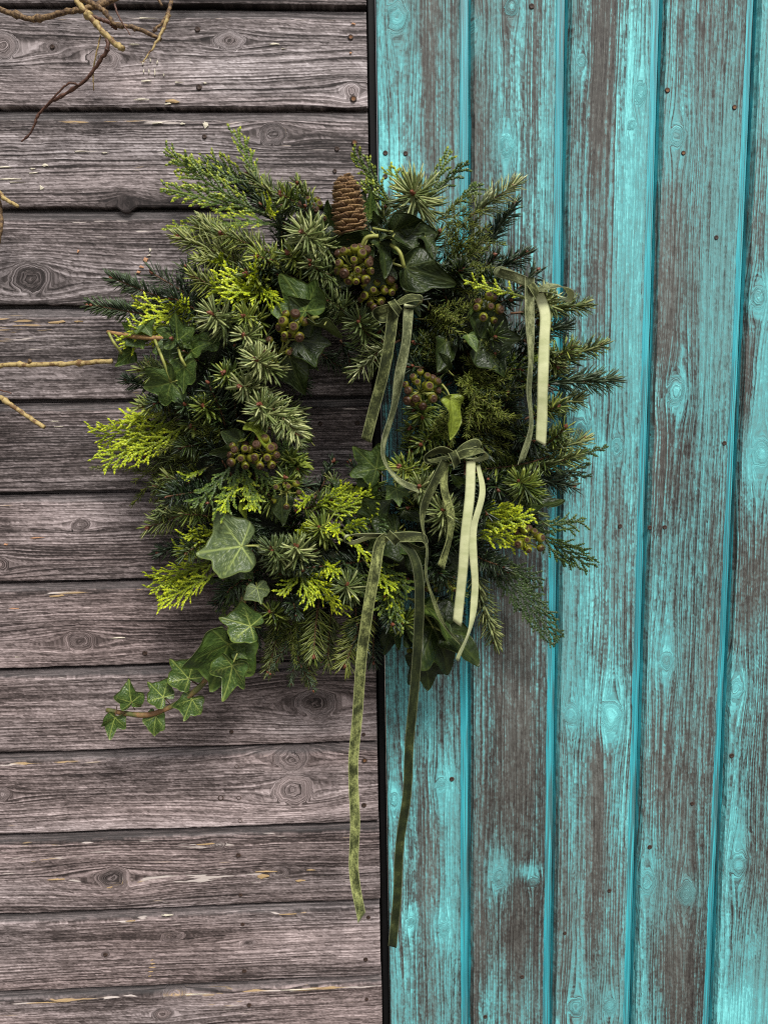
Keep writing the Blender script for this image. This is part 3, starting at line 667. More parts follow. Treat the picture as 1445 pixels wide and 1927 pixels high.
# ------------------------------------------------------------------ ivy leaves
def ivy_mat(name, blade, blade2, vein, under, rough, spec):
    m, nt, b = newmat(name)
    x, y, z = objcoord(nt)
    v = attr(nt, 'vein'); n = noise(nt, x, y, orand(nt) * 30.0, 3.0, 0.6, 7.0)
    c = mixc(nt, n.ss(.3, .7), blade, blade2)
    setc(nt, b, mixc(nt, v, c, vein))
    b.inputs['Roughness'].default_value = rough; b.inputs['Specular IOR Level'].default_value = spec
    bump(nt, b, n * 0.3 + v * -0.4, 0.25, 0.05)
    u = plain(name + '_underside', under, tuple(q * .7 for q in under), 0.6, 8.0)
    return m, u
IVY = {'dark': ivy_mat('dark_ivy', (0.007, 0.014, 0.003), (0.018, 0.030, 0.006), (0.045, 0.062, 0.015), (0.055, 0.075, 0.016), 0.42, 0.25),
       'mid': ivy_mat('mid_ivy', (0.022, 0.044, 0.007), (0.040, 0.072, 0.011), (0.13, 0.18, 0.035), (0.085, 0.12, 0.025), 0.48, 0.3),
       'pale': ivy_mat('pale_ivy', (0.042, 0.066, 0.022), (0.072, 0.10, 0.036), (0.25, 0.31, 0.09), (0.10, 0.14, 0.04), 0.46, 0.4),
       'trail': ivy_mat('trailing_ivy', (0.022, 0.050, 0.008), (0.050, 0.090, 0.015), (0.27, 0.33, 0.075), (0.08, 0.11, 0.025), 0.36, 0.45),
       'lime': ivy_mat('lime_ivy', (0.085, 0.115, 0.010), (0.15, 0.19, 0.018), (0.20, 0.25, 0.035), (0.16, 0.19, 0.025), 0.45, 0.35)}
STALK = plain('ivy_stalk', (0.15, 0.17, 0.035), (0.28, 0.29, 0.07), 0.55, 90.0)
STALKB = plain('brown_ivy_stalk', (0.06, 0.03, 0.016), (0.13, 0.07, 0.035), 0.6, 150.0)

def leaf_shape(kind, seed):
    """unit leaf, stalk at the origin, tip at (0, 1): outline radius by angle, veins as segments"""
    r = np.random.RandomState(seed)
    th = np.linspace(-math.pi, math.pi, 97)[:-1]
    pts = {'lobed': [(0, 1), (.10, .84), (.19, .62), (.25, .47), (.42, .53), (.70, .50), (.60, .30), (.47, .12), (.52, -.06), (.47, -.27), (.27, -.27), (.12, -.20), (.0, -.07)],
           'shield': [(0, 1), (.09, .87), (.23, .68), (.36, .54), (.52, .50), (.72, .44), (.66, .22), (.60, .04), (.54, -.14), (.40, -.28), (.22, -.27), (.09, -.17), (.0, -.06)],
           'ovate': [(0, 1), (.06, .86), (.19, .64), (.32, .42), (.38, .24), (.36, .08), (.26, -.05), (.14, -.09), (.06, -.07), (.0, -.04)]}[kind]
    q = np.array(pts); jit = 1 + .07 * r.randn(len(q)); jit[0] = 1
    pa = np.arctan2(q[:, 0], q[:, 1]); pr = np.hypot(q[:, 0], q[:, 1]); pa[-1] = math.pi
    R = np.where(th >= 0, np.interp(np.abs(th), pa, pr * jit), np.interp(np.abs(th), pa, pr * (1 + .07 * r.randn(len(q)) * (np.arange(len(q)) > 0))))
    R = np.convolve(np.r_[R[-1:], R, R[:1]], np.array([1, 3, 1]) / 5, 'valid')
    veins = [(0.0, 1.0), (.95, .84), (-.95, .84), (2.05, .50), (-2.05, .50)] if kind != 'ovate' else [(0.0, 1.0), (.52, .56), (-.52, .56), (1.2, .34), (-1.2, .34)]
    if kind == 'shield': veins[1:3] = [(1.02, .82), (-1.02, .82)]
    R = R * (1 + .03 * vnoise(np.cos(th) * 3, np.sin(th) * 3, seed))
    segs = []
    for a, l in veins:
        d = np.array([math.sin(a), math.cos(a)]); segs.append((np.zeros(2), d * l * .94, .020 if a == 0 else .015))
        for k in range(2 if abs(a) > 1.5 else 4):
            f = .22 + .18 * k
            for sg in (-1, 1):
                an = a + sg * .75; e = d * l * f; segs.append((e, e + np.array([math.sin(an), math.cos(an)]) * l * (.36 - .05 * k), .0085))
    return th, R, segs
def leaf_mesh(kind, mats, seed, cup=0.12, wave=0.05, fold=0.15, tipc=-0.15, petiole=0.0, pet_bend=0.3, stalk=None):
    r = np.random.RandomState(seed)
    th, R, segs = leaf_shape(kind, seed); nr_ = 15; n = len(th)
    ts = np.linspace(0, 1, nr_)[1:]
    X = np.concatenate([[0.0], (ts[:, None] * R[None] * np.sin(th)[None]).ravel()]); Y = np.concatenate([[0.0], (ts[:, None] * R[None] * np.cos(th)[None]).ravel()])
    T = np.concatenate([[0.0], np.repeat(ts, n)]); TH = np.concatenate([[0.0], np.tile(th, nr_ - 1)])
    vein = np.zeros(len(X)); P = np.stack([X, Y], 1)
    for a, b_, w_ in segs:
        d = b_ - a; L = np.linalg.norm(d); u = np.clip(((P - a) @ d) / L ** 2, 0, 1); ds = np.linalg.norm(P - a - u[:, None] * d, axis=1)
        vein = np.maximum(vein, (1 - sstep(w_ * .5, w_ * 1.5, ds)) * (1 - .5 * u) * (1.0 if w_ > .01 else .55))
    vein = np.maximum(vein, .35 * sstep(.93, 1.0, T))                       # pale rim
    ph = r.uniform(0, 6)
    Z = cup * (X ** 2 + (Y - .3) ** 2) + fold * np.abs(X) + wave * T ** 2 * np.sin(TH * 5 + ph) + .6 * wave * T ** 2 * np.sin(TH * 3 + ph * 2) + tipc * np.clip(Y - .25, 0, 2) ** 2 + .05 * X * r.randn()
    Z -= .012 * sstep(.3, .9, vein)
    V = np.stack([X, Y, Z], 1); F = []
    for j in range(n): F.append([0, 1 + (j + 1) % n, 1 + j])
    for k in range(nr_ - 2):
        a, c = 1 + k * n, 1 + (k + 1) * n
        for j in range(n): F.append([a + j, a + (j + 1) % n, c + (j + 1) % n, c + j])
    N = len(V); top = [f[::-1] for f in F]
    bot = [[q + N for q in f] for f in F]; V2 = V.copy(); V2[:, 2] -= .012
    rim = [[1 + (nr_ - 2) * n + j, 1 + (nr_ - 2) * n + (j + 1) % n, N + 1 + (nr_ - 2) * n + (j + 1) % n, N + 1 + (nr_ - 2) * n + j] for j in range(n)]
    AV = [V, V2]; AF = top + bot + rim; AM = [0] * len(top) + [1] * (len(bot) + len(rim)); av = [vein, vein * .5]
    if petiole:
        pts = spline([(0, .02, -.008), (0, -petiole * .5, -petiole * pet_bend * .35), (0, -petiole, -petiole * pet_bend)], 8)
        pv, pf = tube(pts, np.linspace(.020, .026, 8), 6); k0 = 2 * N; AV.append(pv); AF += [[q + k0 for q in f] for f in pf]; AM += [2] * len(pf); av.append(np.zeros(len(pv)))
    return mesh_data('ivy_leaf', np.vstack(AV), AF, [mats[0], mats[1], stalk or STALK], AM, True, dict(vein=np.concatenate(av)))
LEAVES = {}
def leaf(kind, tone, b, t, roll=0.0, var=0, pet=0.35, parent=None, name='ivy_leaf', stalk=None, flip=False, wide=1.0):
    """leaf from its stalk b=(px,py,d) to its tip t=(px,py,d); roll turns it about that line"""
    key = (kind, tone, var, pet > 0, stalk is not None)
    if key not in LEAVES:
        q = [(.10, .05, .14, -.15), (-.10, .07, .22, -.30), (.18, .09, .05, .10), (-.22, .12, .30, -.10)][var % 4]
        LEAVES[key] = leaf_mesh(kind, IVY[tone], 11 + var * 7 + len(kind), *q, petiole=pet, pet_bend=.5, stalk=stalk)
    B, T = at(*b), at(*t); ln = np.linalg.norm(T - B); y = (T - B) / ln
    z = nrm(VIEW + np.array([0, 0, .25])); x = nrm(np.cross(y, z)); z = np.cross(x, y)
    if flip: x, z = -x, -z
    a = math.radians(roll); x, z = x * math.cos(a) + z * math.sin(a), z * math.cos(a) - x * math.sin(a)
    return share(name, LEAVES[key], parent or wreath, np.stack([x, y, z], 1), B, (ln * wide, ln, ln))

# ------------------------------------------------------------------ ivy berries
m_, nt_, b_ = newmat('ivy_berry')
bx_, by_, bz_ = objcoord(nt_); br_ = orand(nt_)
bn = noise(nt_, bx_, by_, bz_ + br_ * 20.0, 2.0, 0.5, 2.2)
bc = mixc(nt_, (bz_ * 0.75 + (bn - 0.5) * 1.1 + (br_ - 0.5) * 1.2 - 0.30).ss(-0.1, 0.65), (0.135, 0.138, 0.010), (0.042, 0.019, 0.010))
setc(nt_, b_, bc); b_.inputs['Roughness'].default_value = 0.42; b_.inputs['Specular IOR Level'].default_value = 0.25; BERRY = m_
CAPM = plain('berry_cap', (0.030, 0.014, 0.008), (0.075, 0.040, 0.022), 0.75, 6.0, spec=0.2)
def berry_mesh():
    prof = [(0, -1.0), (.45, -.90), (.80, -.60), (.98, -.15), (1.0, .2), (.90, .50), (.72, .70), (.66, .74), (.60, .71), (.30, .80), (.10, .86), (.08, 1.02), (0, 1.04)]; n = 12
    V, F, M = [], [], []
    for r, h in prof:
        for j in range(n): V.append((r * math.cos(j * 2 * math.pi / n), r * math.sin(j * 2 * math.pi / n), h))
    for i in range(len(prof) - 1):
        for j in range(n): F.append([i * n + j, i * n + (j + 1) % n, (i + 1) * n + (j + 1) % n, (i + 1) * n + j]); M.append(1 if i >= 7 else 0)
    return mesh_data('berry', V, F, [BERRY, CAPM], M)
BERRYME = berry_mesh()
def berries(px, py, d, n, rad, size=0.0062, stem=None, openness=1.0, seed=0, aim=(0, -1, 0.1)):
    """umbel of n berries round a point, each on its stalk"""
    r = np.random.RandomState(seed + 40); C = at(px, py, d); aim = nrm(np.array(aim, float))
    hub = C - aim * rad * .9
    tips, dirs = [], []
    k = 0
    while len(tips) < n and k < 4000:
        k += 1
        v = nrm(r.randn(3)); v = nrm(v + aim * .55)
        p = C + v * rad * np.array([1, .75, 1]) * r.uniform(.75, 1.0)
        if all(np.linalg.norm(p - q) > size * 1.72 * openness for q in tips): tips.append(p); dirs.append(nrm(p - hub + r.randn(3) * .002))
    parts = [tube(spline([hub, (hub + p) / 2 + r.randn(3) * .001, p - dd * size * .9], 5), .0008, 5) for p, dd in zip(tips, dirs)]
    if stem: parts.append(tube(spline([hub, (hub + at(*stem)) / 2 + r.randn(3) * .004, at(*stem)], 8), .0015, 6))
    v, f, _ = merge(parts)
    o = obj('berry_cluster', v, f, [STALK], wreath, hub)
    for p, dd in zip(tips, dirs): share('berry', BERRYME, o, axes_to(dd), p, size * r.uniform(.62, .95))
    return o

# ------------------------------------------------------------------ laying out the wreath
# base ring of bound moss
nu, nv = 72, 12; RX, RZ, RT = 250 * PXM, 272 * PXM, 0.033; V = []
for i in range(nu):
    a = 2 * math.pi * i / nu; c = WC + np.array([RX * math.cos(a), 0, RZ * math.sin(a)]); e = np.array([math.cos(a), 0, math.sin(a)])
    for j in range(nv):
        q = 2 * math.pi * j / nv; t = RT * (1 + .16 * vnoise(i * .9, j * .8, 3)); V.append(c + e * t * math.cos(q) + np.array([0, -1, 0]) * (t * 1.05 * math.sin(q) - .012))
F = [[i * nv + j, i * nv + (j + 1) % nv, ((i + 1) % nu) * nv + (j + 1) % nv, ((i + 1) % nu) * nv + j] for i in range(nu) for j in range(nv)]
obj('moss_ring', V, F, [MOSS], wreath)
# hidden filling sprigs round the ring
rf = np.random.RandomState(21)
for i in range(168):
    a = 2 * math.pi * i / 168 + rf.uniform(-.03, .03); lay = i % 4
    c = np.array([662 + 255 * math.cos(a), 795 - 275 * math.sin(a)]); out = np.array([math.cos(a), -math.sin(a)]); tg = np.array([-out[1], out[0]]) * (1 if rf.rand() < .7 else -1)
    if lay == 0: b = c + out * 20; t = b + out * rf.uniform(95, 140) + tg * rf.uniform(10, 80); d0, d1 = .03, rf.uniform(.04, .09)
    elif lay == 1: b = c - out * 10; t = b - out * rf.uniform(55, 85) + tg * rf.uniform(20, 70); d0, d1 = .05, rf.uniform(.05, .085)
    elif lay == 2: b = c + out * rf.uniform(-40, 40); t = b + tg * rf.uniform(80, 130) + out * rf.uniform(-20, 40); d0, d1 = .08, rf.uniform(.10, .135)
    else: b = c + out * rf.uniform(-10, 60); t = b + out * rf.uniform(30, 90) + tg * rf.uniform(-50, 50); d0, d1 = .07, rf.uniform(.11, .14)
    fir((*b, d0), (*t, d1), 'deep' if rf.rand() < (.45 if lay == 0 else .8) else 'fir', nl=rf.uniform(.022, .029), dens=.8, buds=1, tint0=rf.uniform(.25, .5) if lay == 0 else rf.uniform(.05, .3), seed=1000 + i)  # inner layers coloured darker so the gaps between sprigs look shaded

# fir sprigs: (base, tip, kind, options) in photograph pixels and metres from the wall
FIRS = [
    ((352, 602, .05), (172, 574, .055), 'deep', dict(nl=.021, dens=1.25, spread=58, flat=.45, tint0=.75)),
    ((345, 575, .05), (210, 522, .05), 'deep', dict(nl=.020, dens=1.25, spread=55, flat=.45, tint0=.75)),
    ((420, 590, .07), (290, 516, .075), 'deep', dict(nl=.028, dens=.9, flat=.4, nw=.0024, tint0=.35)),
    ((535, 420, .06), (392, 318, .05), 'deep', dict(nl=.030, dens=.7, spread=48, tint0=.45)),
    ((560, 430, .07), (470, 330, .06), 'fir', dict(nl=.026, dens=.8, tint0=.5)),
    ((490, 520, .09), (338, 446, .085), 'fir', dict(nl=.026, laterals=2, tint0=.72, buds=3)),
    ((520, 480, .09), (420, 440, .11), 'fir', dict(nl=.026, tint0=.65, buds=4)),
    ((450, 470, .08), (375, 425, .08), 'fir', dict(nl=.025, tint0=.65)),
    ((440, 560, .09), (365, 520, .11), 'fir', dict(nl=.024, tint0=.7, buds=3)),
    ((630, 470, .10), (567, 434, .165), 'pale', dict(nl=.034, dens=1.3, spread=68, tint0=.55, buds=4)),
    ((560, 500, .10), (485, 482, .145), 'fir', dict(nl=.026, spread=72, tint0=.75, buds=3)),
    ((600, 500, .10), (543, 478, .150), 'fir', dict(nl=.026, spread=70, tint0=.65, buds=4)),
    ((630, 520, .10), (583, 494, .150), 'pale', dict(nl=.027, spread=70, tint0=.40, buds=3)),
    ((520, 540, .10), (466, 514, .140), 'fir', dict(nl=.024, spread=70, tint0=.7, buds=3)),
    ((570, 390, .07), (530, 366, .11), 'fir', dict(nl=.024, tint0=.6, buds=3)),
    ((595, 390, .06), (560, 345, .08), 'fir', dict(nl=.02, spread=45, tint0=.6)),
    ((440, 620, .10), (399, 590, .150), 'pale', dict(nl=.033, dens=1.1, spread=70, tint0=.38, buds=2)),
    ((500, 610, .10), (459, 596, .145), 'fir', dict(nl=.027, spread=68, tint0=.6)),
    ((500, 650, .10), (459, 631, .150), 'pale', dict(nl=.028, spread=70, tint0=.35, buds=3)),
    ((520, 700, .11), (483, 676, .170), 'pale', dict(nl=.032, dens=1.3, spread=68, tint0=.72, buds=4)),
    ((500, 735, .11), (452, 727, .155), 'pale', dict(nl=.027, spread=68, tint0=.50, buds=3)),
    ((455, 720, .10), (421, 703, .140), 'fir', dict(nl=.025, spread=68, tint0=.6, buds=3)),
    ((470, 740, .11), (560, 815, .150), 'pale', dict(nl=.030, dens=1.35, spread=60, tint0=.62, buds=2, flat=.15)),
    ((520, 790, .11), (488, 763, .165), 'pale', dict(nl=.029, dens=1.1, spread=68, tint0=.55, buds=4)),
    ((420, 780, .09), (380, 763, .130), 'fir', dict(nl=.026, spread=68, tint0=.55)),
    ((340, 710, .07), (262, 694, .085), 'fir', dict(nl=.025, spread=60, tint0=.6, buds=3)),
    ((340, 780, .08), (268, 764, .105), 'fir', dict(nl=.024, spread=60, tint0=.7, buds=3)),
    ((330, 740, .07), (240, 715, .06), 'deep', dict(nl=.022, tint0=.4)),
    ((660, 600, .09), (616, 566, .135), 'pale', dict(nl=.028, spread=66, tint0=.30)),
    ((700, 640, .09), (674, 603, .135), 'pale', dict(nl=.031, dens=1.1, spread=70, tint0=.25, flat=.2)),
    ((752, 640, .10), (672, 700, .115), 'pale', dict(nl=.027, dens=1.0, spread=62, tint0=.48, buds=2)),
    ((560, 925, .09), (537, 900, .14), 'fir', dict(nl=.025, spread=66, tint0=.6, buds=2)),
    ((385, 960, .07), (280, 992, .07), 'fir', dict(nl=.027, dens=.9, spread=58, tint0=.55, buds=4, flat=.3)),
    ((400, 975, .08), (345, 968, .11), 'fir', dict(nl=.025, tint0=.55, buds=4)),
    ((380, 1010, .06), (300, 1040, .05), 'deep', dict(nl=.022, tint0=.45)),
    ((540, 1060, .09), (511, 1033, .155), 'pale', dict(nl=.030, dens=1.1, spread=70, tint0=.33, buds=3)),
    ((580, 1060, .09), (556, 1028, .155), 'pale', dict(nl=.030, dens=1.1, spread=70, tint0=.40, buds=3)),
    ((620, 1010, .09), (600, 992, .140), 'fir', dict(nl=.028, spread=70, tint0=.65)),
    ((535, 1170, .07), (508, 1150, .110), 'fir', dict(nl=.024, spread=68, tint0=.55)),
    ((600, 1130, .08), (590, 1232, .095), 'fir', dict(nl=.027, dens=1.0, spread=60, flat=.45, tint0=.8, buds=3)),
    ((690, 1140, .09), (650, 1250, .105), 'fir', dict(nl=.030, dens=1.1, spread=58, flat=.5, tint0=.92, buds=2)),
    ((560, 1140, .07), (548, 1285, .07), 'deep', dict(nl=.015, dens=.9, spread=50, nw=.0016, laterals=3, tint0=.75)),
    ((660, 1110, .10), (652, 1102, .150), 'pale', dict(nl=.030, spread=72, tint0=.38, buds=2)),
    ((770, 1160, .08), (757, 1172, .120), 'fir', dict(nl=.026, spread=70, tint0=.6)),
    ((790, 400, .08), (777, 362, .150), 'pale', dict(nl=.042, dens=1.5, spread=70, tint0=.42, buds=3)),
    ((880, 410, .07), (965, 350, .085), 'pale', dict(nl=.027, dens=1.0, spread=55, tint0=.50, buds=4)),
    ((915, 470, .05), (968, 385, .06), 'deep', dict(nl=.023, dens=1.1, spread=52, tint0=.5)),
    ((900, 520, .06), (990, 478, .06), 'deep', dict(nl=.024, dens=1.1, spread=55, tint0=.4)),
    ((960, 545, .08), (880, 530, .11), 'deep', dict(nl=.026, tint0=.6)),
    ((960, 590, .07), (1100, 575, .075), 'fir', dict(nl=.026, dens=1.1, spread=55, tint0=.55, buds=3)),
    ((1050, 585, .09), (1016, 558, .140), 'pale', dict(nl=.026, dens=1.0, spread=66, tint0=.50, buds=4)),
    ((960, 560, .07), (1010, 510, .06), 'deep', dict(nl=.026, dens=.7, tint0=.3)),
    ((1010, 710, .06), (1130, 650, .065), 'fir', dict(nl=.025, dens=1.15, spread=58, tint0=.45, buds=4)),
    ((1010, 720, .06), (1152, 716, .06), 'deep', dict(nl=.030, dens=1.2, spread=55, tint0=.70, buds=2)),
    ((1030, 690, .08), (1075, 655, .10), 'fir', dict(nl=.024, tint0=.6, buds=3)),
    ((800, 745, .09), (793, 785, .130), 'fir', dict(nl=.028, spread=68, tint0=.55, buds=2)),
    ((790, 860, .08), (770, 830, .10), 'fir', dict(nl=.022, tint0=.5)),
    ((790, 905, .09), (752, 878, .135), 'fir', dict(nl=.030, dens=1.0, spread=66, tint0=.78, buds=4)),
    ((845, 990, .10), (831, 960, .155), 'pale', dict(nl=.033, dens=1.0, spread=72, tint0=.60, buds=2)),
    ((1045, 855, .07), (902, 884, .105), 'fir', dict(nl=.030, dens=1.0, spread=62, tint0=.50, buds=4, flat=.3)),
    ((1000, 930, .08), (977, 906, .140), 'fir', dict(nl=.030, dens=1.2, spread=70, tint0=.65, buds=3)),
    ((1020, 840, .07), (1062, 805, .10), 'fir', dict(nl=.023, dens=.8, tint0=.55, buds=3)),
    ((1000, 880, .07), (1085, 858, .085), 'fir', dict(nl=.024, tint0=.55, buds=3)),
    ((1000, 790, .06), (1048, 765, .09), 'fir', dict(nl=.025, tint0=.55)),
    ((990, 900, .06), (1075, 915, .05), 'deep', dict(nl=.024, tint0=.4)),
    ((890, 1060, .08), (932, 1208, .075), 'fir', dict(nl=.025, dens=1.2, spread=58, tint0=.68, buds=3)),
    ((800, 925, .10), (789, 917, .145), 'pale', dict(nl=.026, spread=70, tint0=.45, buds=3)),
    ((540, 765, .07), (572, 800, .06), 'deep', dict(nl=.02, tint0=.4)),
    ((590, 940, .06), (625, 870, .05), 'deep', dict(nl=.018, dens=.6, tint0=.35)),
    ((690, 930, .05), (660, 870, .04), 'deep', dict(nl=.020, dens=.5, spread=40, tint0=.3)),
    ((600, 660, .05), (640, 690, .05), 'deep', dict(nl=.02, tint0=.3)),
    ((850, 720, .08), (782, 770, .10), 'fir', dict(nl=.026, tint0=.45)),
    ((860, 870, .08), (785, 880, .10), 'fir', dict(nl=.027, tint0=.5)),
    ((850, 800, .08), (790, 835, .12), 'fir', dict(nl=.026, spread=66, tint0=.5)),
    ((820, 930, .08), (770, 955, .11), 'fir', dict(nl=.026, tint0=.5)),
    ((505, 765, .08), (560, 775, .07), 'fir', dict(nl=.026, tint0=.55)),
    ((505, 805, .08), (562, 832, .07), 'fir', dict(nl=.026, tint0=.5)),
    ((515, 872, .08), (566, 866, .07), 'fir', dict(nl=.024, tint0=.5)),
    ((525, 905, .08), (578, 916, .07), 'deep', dict(nl=.026, tint0=.7)),
    ((540, 850, .08), (560, 880, .12), 'fir', dict(nl=.026, spread=68, tint0=.55)),
    ((560, 960, .08), (620, 940, .10), 'fir', dict(nl=.026, tint0=.55)),
    ((480, 900, .09), (520, 960, .12), 'fir', dict(nl=.026, spread=66, tint0=.55)),
    ((420, 760, .08), (360, 800, .11), 'fir', dict(nl=.026, spread=66, tint0=.5)),
    ((360, 870, .06), (280, 860, .06), 'fir', dict(nl=.026, tint0=.45)),
    ((380, 930, .07), (320, 900, .08), 'fir', dict(nl=.026, tint0=.5)),
    ((690, 900, .07), (700, 945, .10), 'fir', dict(nl=.026, spread=68, tint0=.5)),
    ((525, 1140, .06), (505, 1262, .06), 'fir', dict(nl=.022, spread=55, flat=.4, tint0=.6)),
    ((575, 1160, .06), (583, 1278, .06), 'fir', dict(nl=.022, spread=55, flat=.4, tint0=.6)),
    ((625, 1140, .07), (618, 1248, .07), 'fir', dict(nl=.025, spread=55, flat=.4, tint0=.7)),
    ((705, 1160, .07), (702, 1245, .06), 'deep', dict(nl=.024, flat=.3, tint0=.5)),
    ((480, 1120, .06), (478, 1215, .055), 'deep', dict(nl=.024, flat=.3, tint0=.6)),
    ((955, 650, .07), (1062, 616, .06), 'deep', dict(nl=.026, tint0=.6)),
    ((985, 790, .06), (1088, 752, .05), 'fir', dict(nl=.026, tint0=.45)),
    ((985, 850, .07), (1098, 828, .06), 'fir', dict(nl=.026, tint0=.5, buds=3)),
    ((985, 640, .08), (1048, 690, .09), 'fir', dict(nl=.026, tint0=.5, buds=3)),
    ((830, 790, .08), (772, 806, .11), 'fir', dict(nl=.026, spread=64, tint0=.45)),
    ((850, 840, .08), (775, 850, .10), 'deep', dict(nl=.026, spread=60, tint0=.6)),
    ((815, 700, .08), (775, 690, .10), 'deep', dict(nl=.024, tint0=.5)),
    ((840, 660, .08), (778, 645, .10), 'deep', dict(nl=.024, tint0=.5)),
    ((640, 640, .07), (660, 678, .07), 'deep', dict(nl=.026, tint0=.4)),
    ((720, 640, .07), (705, 672, .07), 'deep', dict(nl=.026, tint0=.4)),
    ((545, 690, .07), (572, 730, .06), 'deep', dict(nl=.024, tint0=.4)),
    ((640, 960, .08), (628, 905, .07), 'fir', dict(nl=.022, tint0=.5)),
    ((730, 960, .07), (712, 920, .06), 'deep', dict(nl=.024, tint0=.4)),
]
for i, (b, t, k, kw) in enumerate(FIRS): fir(b, t, k, seed=i, **kw)
# fuzzy olive juniper
JUN = [((800, 420, .09), (900, 400, .11)), ((810, 470, .09), (915, 430, .11)), ((820, 500, .09), (910, 470, .12)), ((840, 530, .09), (880, 410, .115)), ((820, 540, .1), (900, 520, .12)),
       ((780, 600, .09), (900, 600, .12)), ((800, 640, .09), (870, 610, .12)), ((800, 560, .1), (850, 640, .12)), ((850, 690, .1), (790, 640, .1)), ((840, 700, .1), (950, 740, .135)), ((850, 760, .1), (960, 700, .135)),
       ((860, 800, .1), (940, 760, .135)), ((830, 780, .1), (960, 820, .12)), ((870, 690, .1), (905, 790, .14)), ((880, 830, .09), (990, 800, .10)), ((900, 700, .1), (880, 740, .14)), ((860, 740, .1), (835, 820, .12)), ((930, 720, .11), (900, 660, .13)),
       ((440, 820, .07), (255, 905, .045)), ((430, 850, .07), (250, 950, .03)), ((420, 800, .08), (330, 830, .09)), ((450, 830, .09), (370, 815, .115)), ((430, 880, .07), (290, 880, .055)), ((400, 780, .09), (330, 860, .09)),
       ((550, 1120, .07), (530, 1230, .07)), ((560, 1100, .07), (560, 1210, .075))]
for i, (b, t) in enumerate(JUN): fir(b, t, 'olive', nl=.0115, nw=.0012, dens=.62, spread=60, laterals=6, tr=.0008, sag=(-.12 if i in (18, 19, 22) else .03), tint0=.55, seed=500 + i)

SPR = [((505, 405, .08), (298, 318, .06), dict(width=.22)), ((470, 345, .07), (300, 300, .055), dict(width=.20)), ((530, 425, .08), (308, 384, .07), dict(width=.20)), ((500, 400, .07), (312, 352, .06), dict(width=.2)),
       ((490, 370, .06), (392, 283, .05), dict(width=.26)), ((510, 370, .06), (428, 268, .045), dict(width=.26)), ((530, 420, .07), (480, 320, .06), dict(width=.25)), ((590, 420, .05), (556, 340, .05), dict(width=.16, tiptint=.1)),
       ((735, 380, .07), (664, 290, .06), dict(width=.28)), ((740, 390, .07), (680, 345, .08), dict(width=.24)), ((800, 400, .06), (732, 306, .05), dict(width=.28, tiptint=.2)), ((812, 375, .06), (836, 282, .055), dict(width=.25)), ((815, 365, .06), (882, 315, .055), dict(width=.25, tiptint=.2)), ((850, 390, .05), (900, 340, .05), dict(width=.28, tiptint=.12)),
       ((970, 980, .06), (1108, 1050, .05), dict(width=.34, tint0=.25, tiptint=.18)), ((990, 985, .06), (1095, 1005, .05), dict(width=.30, tint0=.25, tiptint=.2)), ((900, 1040, .07), (1062, 1188, .05), dict(width=.26, tint0=.16, tiptint=.14)), ((910, 1050, .07), (1025, 1078, .05), dict(width=.22, tint0=.16, tiptint=.12)), ((960, 1060, .06), (1020, 1140, .05), dict(width=.3, tint0=.15, tiptint=.12)),
       ((1030, 880, .06), (1132, 832, .04), dict(width=.16, tint0=.2, tiptint=.15)), ((1000, 890, .06), (1110, 880, .04), dict(width=.16, tint0=.12, tiptint=.12)), ((1020, 910, .06), (1105, 865, .05), dict(width=.14, tint0=.15, tiptint=.1)),
       ((690, 1035, .10), (772, 1110, .13), dict(width=.34, tint0=.5, tiptint=.42)), ((720, 1060, .10), (748, 1185, .13), dict(width=.30, tint0=.5, tiptint=.42)), ((640, 1050, .10), (695, 1135, .13), dict(width=.34, tint0=.4)), ((740, 1070, .10), (720, 1160, .12), dict(width=.3, tint0=.5)),
       ((450, 870, .11), (425, 972, .145), dict(width=.34, tint0=.5, tiptint=.42)), ((455, 865, .11), (480, 955, .145), dict(width=.30, tint0=.5, tiptint=.42)), ((440, 870, .11), (372, 955, .14), dict(width=.34, tint0=.42, tiptint=.42)), ((470, 870, .11), (510, 915, .14), dict(width=.4, tint0=.5, tiptint=.4)),
       ((600, 950, .09), (735, 978, .12), dict(width=.30, tint0=.3, tiptint=.25)), ((620, 970, .09), (735, 1010, .11), dict(width=.3, tint0=.25, tiptint=.2)), ((440, 1060, .07), (405, 1165, .08), dict(width=.2, tint0=.4, tiptint=.3)), ((430, 1060, .07), (440, 1150, .08), dict(width=.2, tint0=.4, tiptint=.3)), ((420, 1090, .06), (340, 1095, .06), dict(width=.28, tint0=.3, tiptint=.3)),
       ((560, 870, .08), (520, 840, .10), dict(width=.35, tint0=.2, tiptint=.15)), ((400, 740, .08), (340, 770, .10), dict(width=.35, tint0=.3, tiptint=.2)), ((560, 1180, .07), (500, 1200, .06), dict(width=.3, tint0=.2, tiptint=.2)), ((700, 1180, .07), (680, 1230, .06), dict(width=.3, tint0=.2, tiptint=.2)), ((900, 660, .08), (860, 640, .11), dict(width=.4, tint0=.2, tiptint=.15)),
       ((620, 900, .08), (660, 940, .1), dict(width=.35, tint0=.25, tiptint=.2)), ((920, 860, .09), (870, 850, .11), dict(width=.35, tint0=.2, tiptint=.1))]
for i, (b, t, kw) in enumerate(SPR):
    if i < 7 or 8 <= i <= 11: kw = dict(kw, tint0=.50, tiptint=.60)
    spray(b, t, roll=rng.uniform(-.5, .5), curl=rng.uniform(-.15, .25), seed=i, **kw)
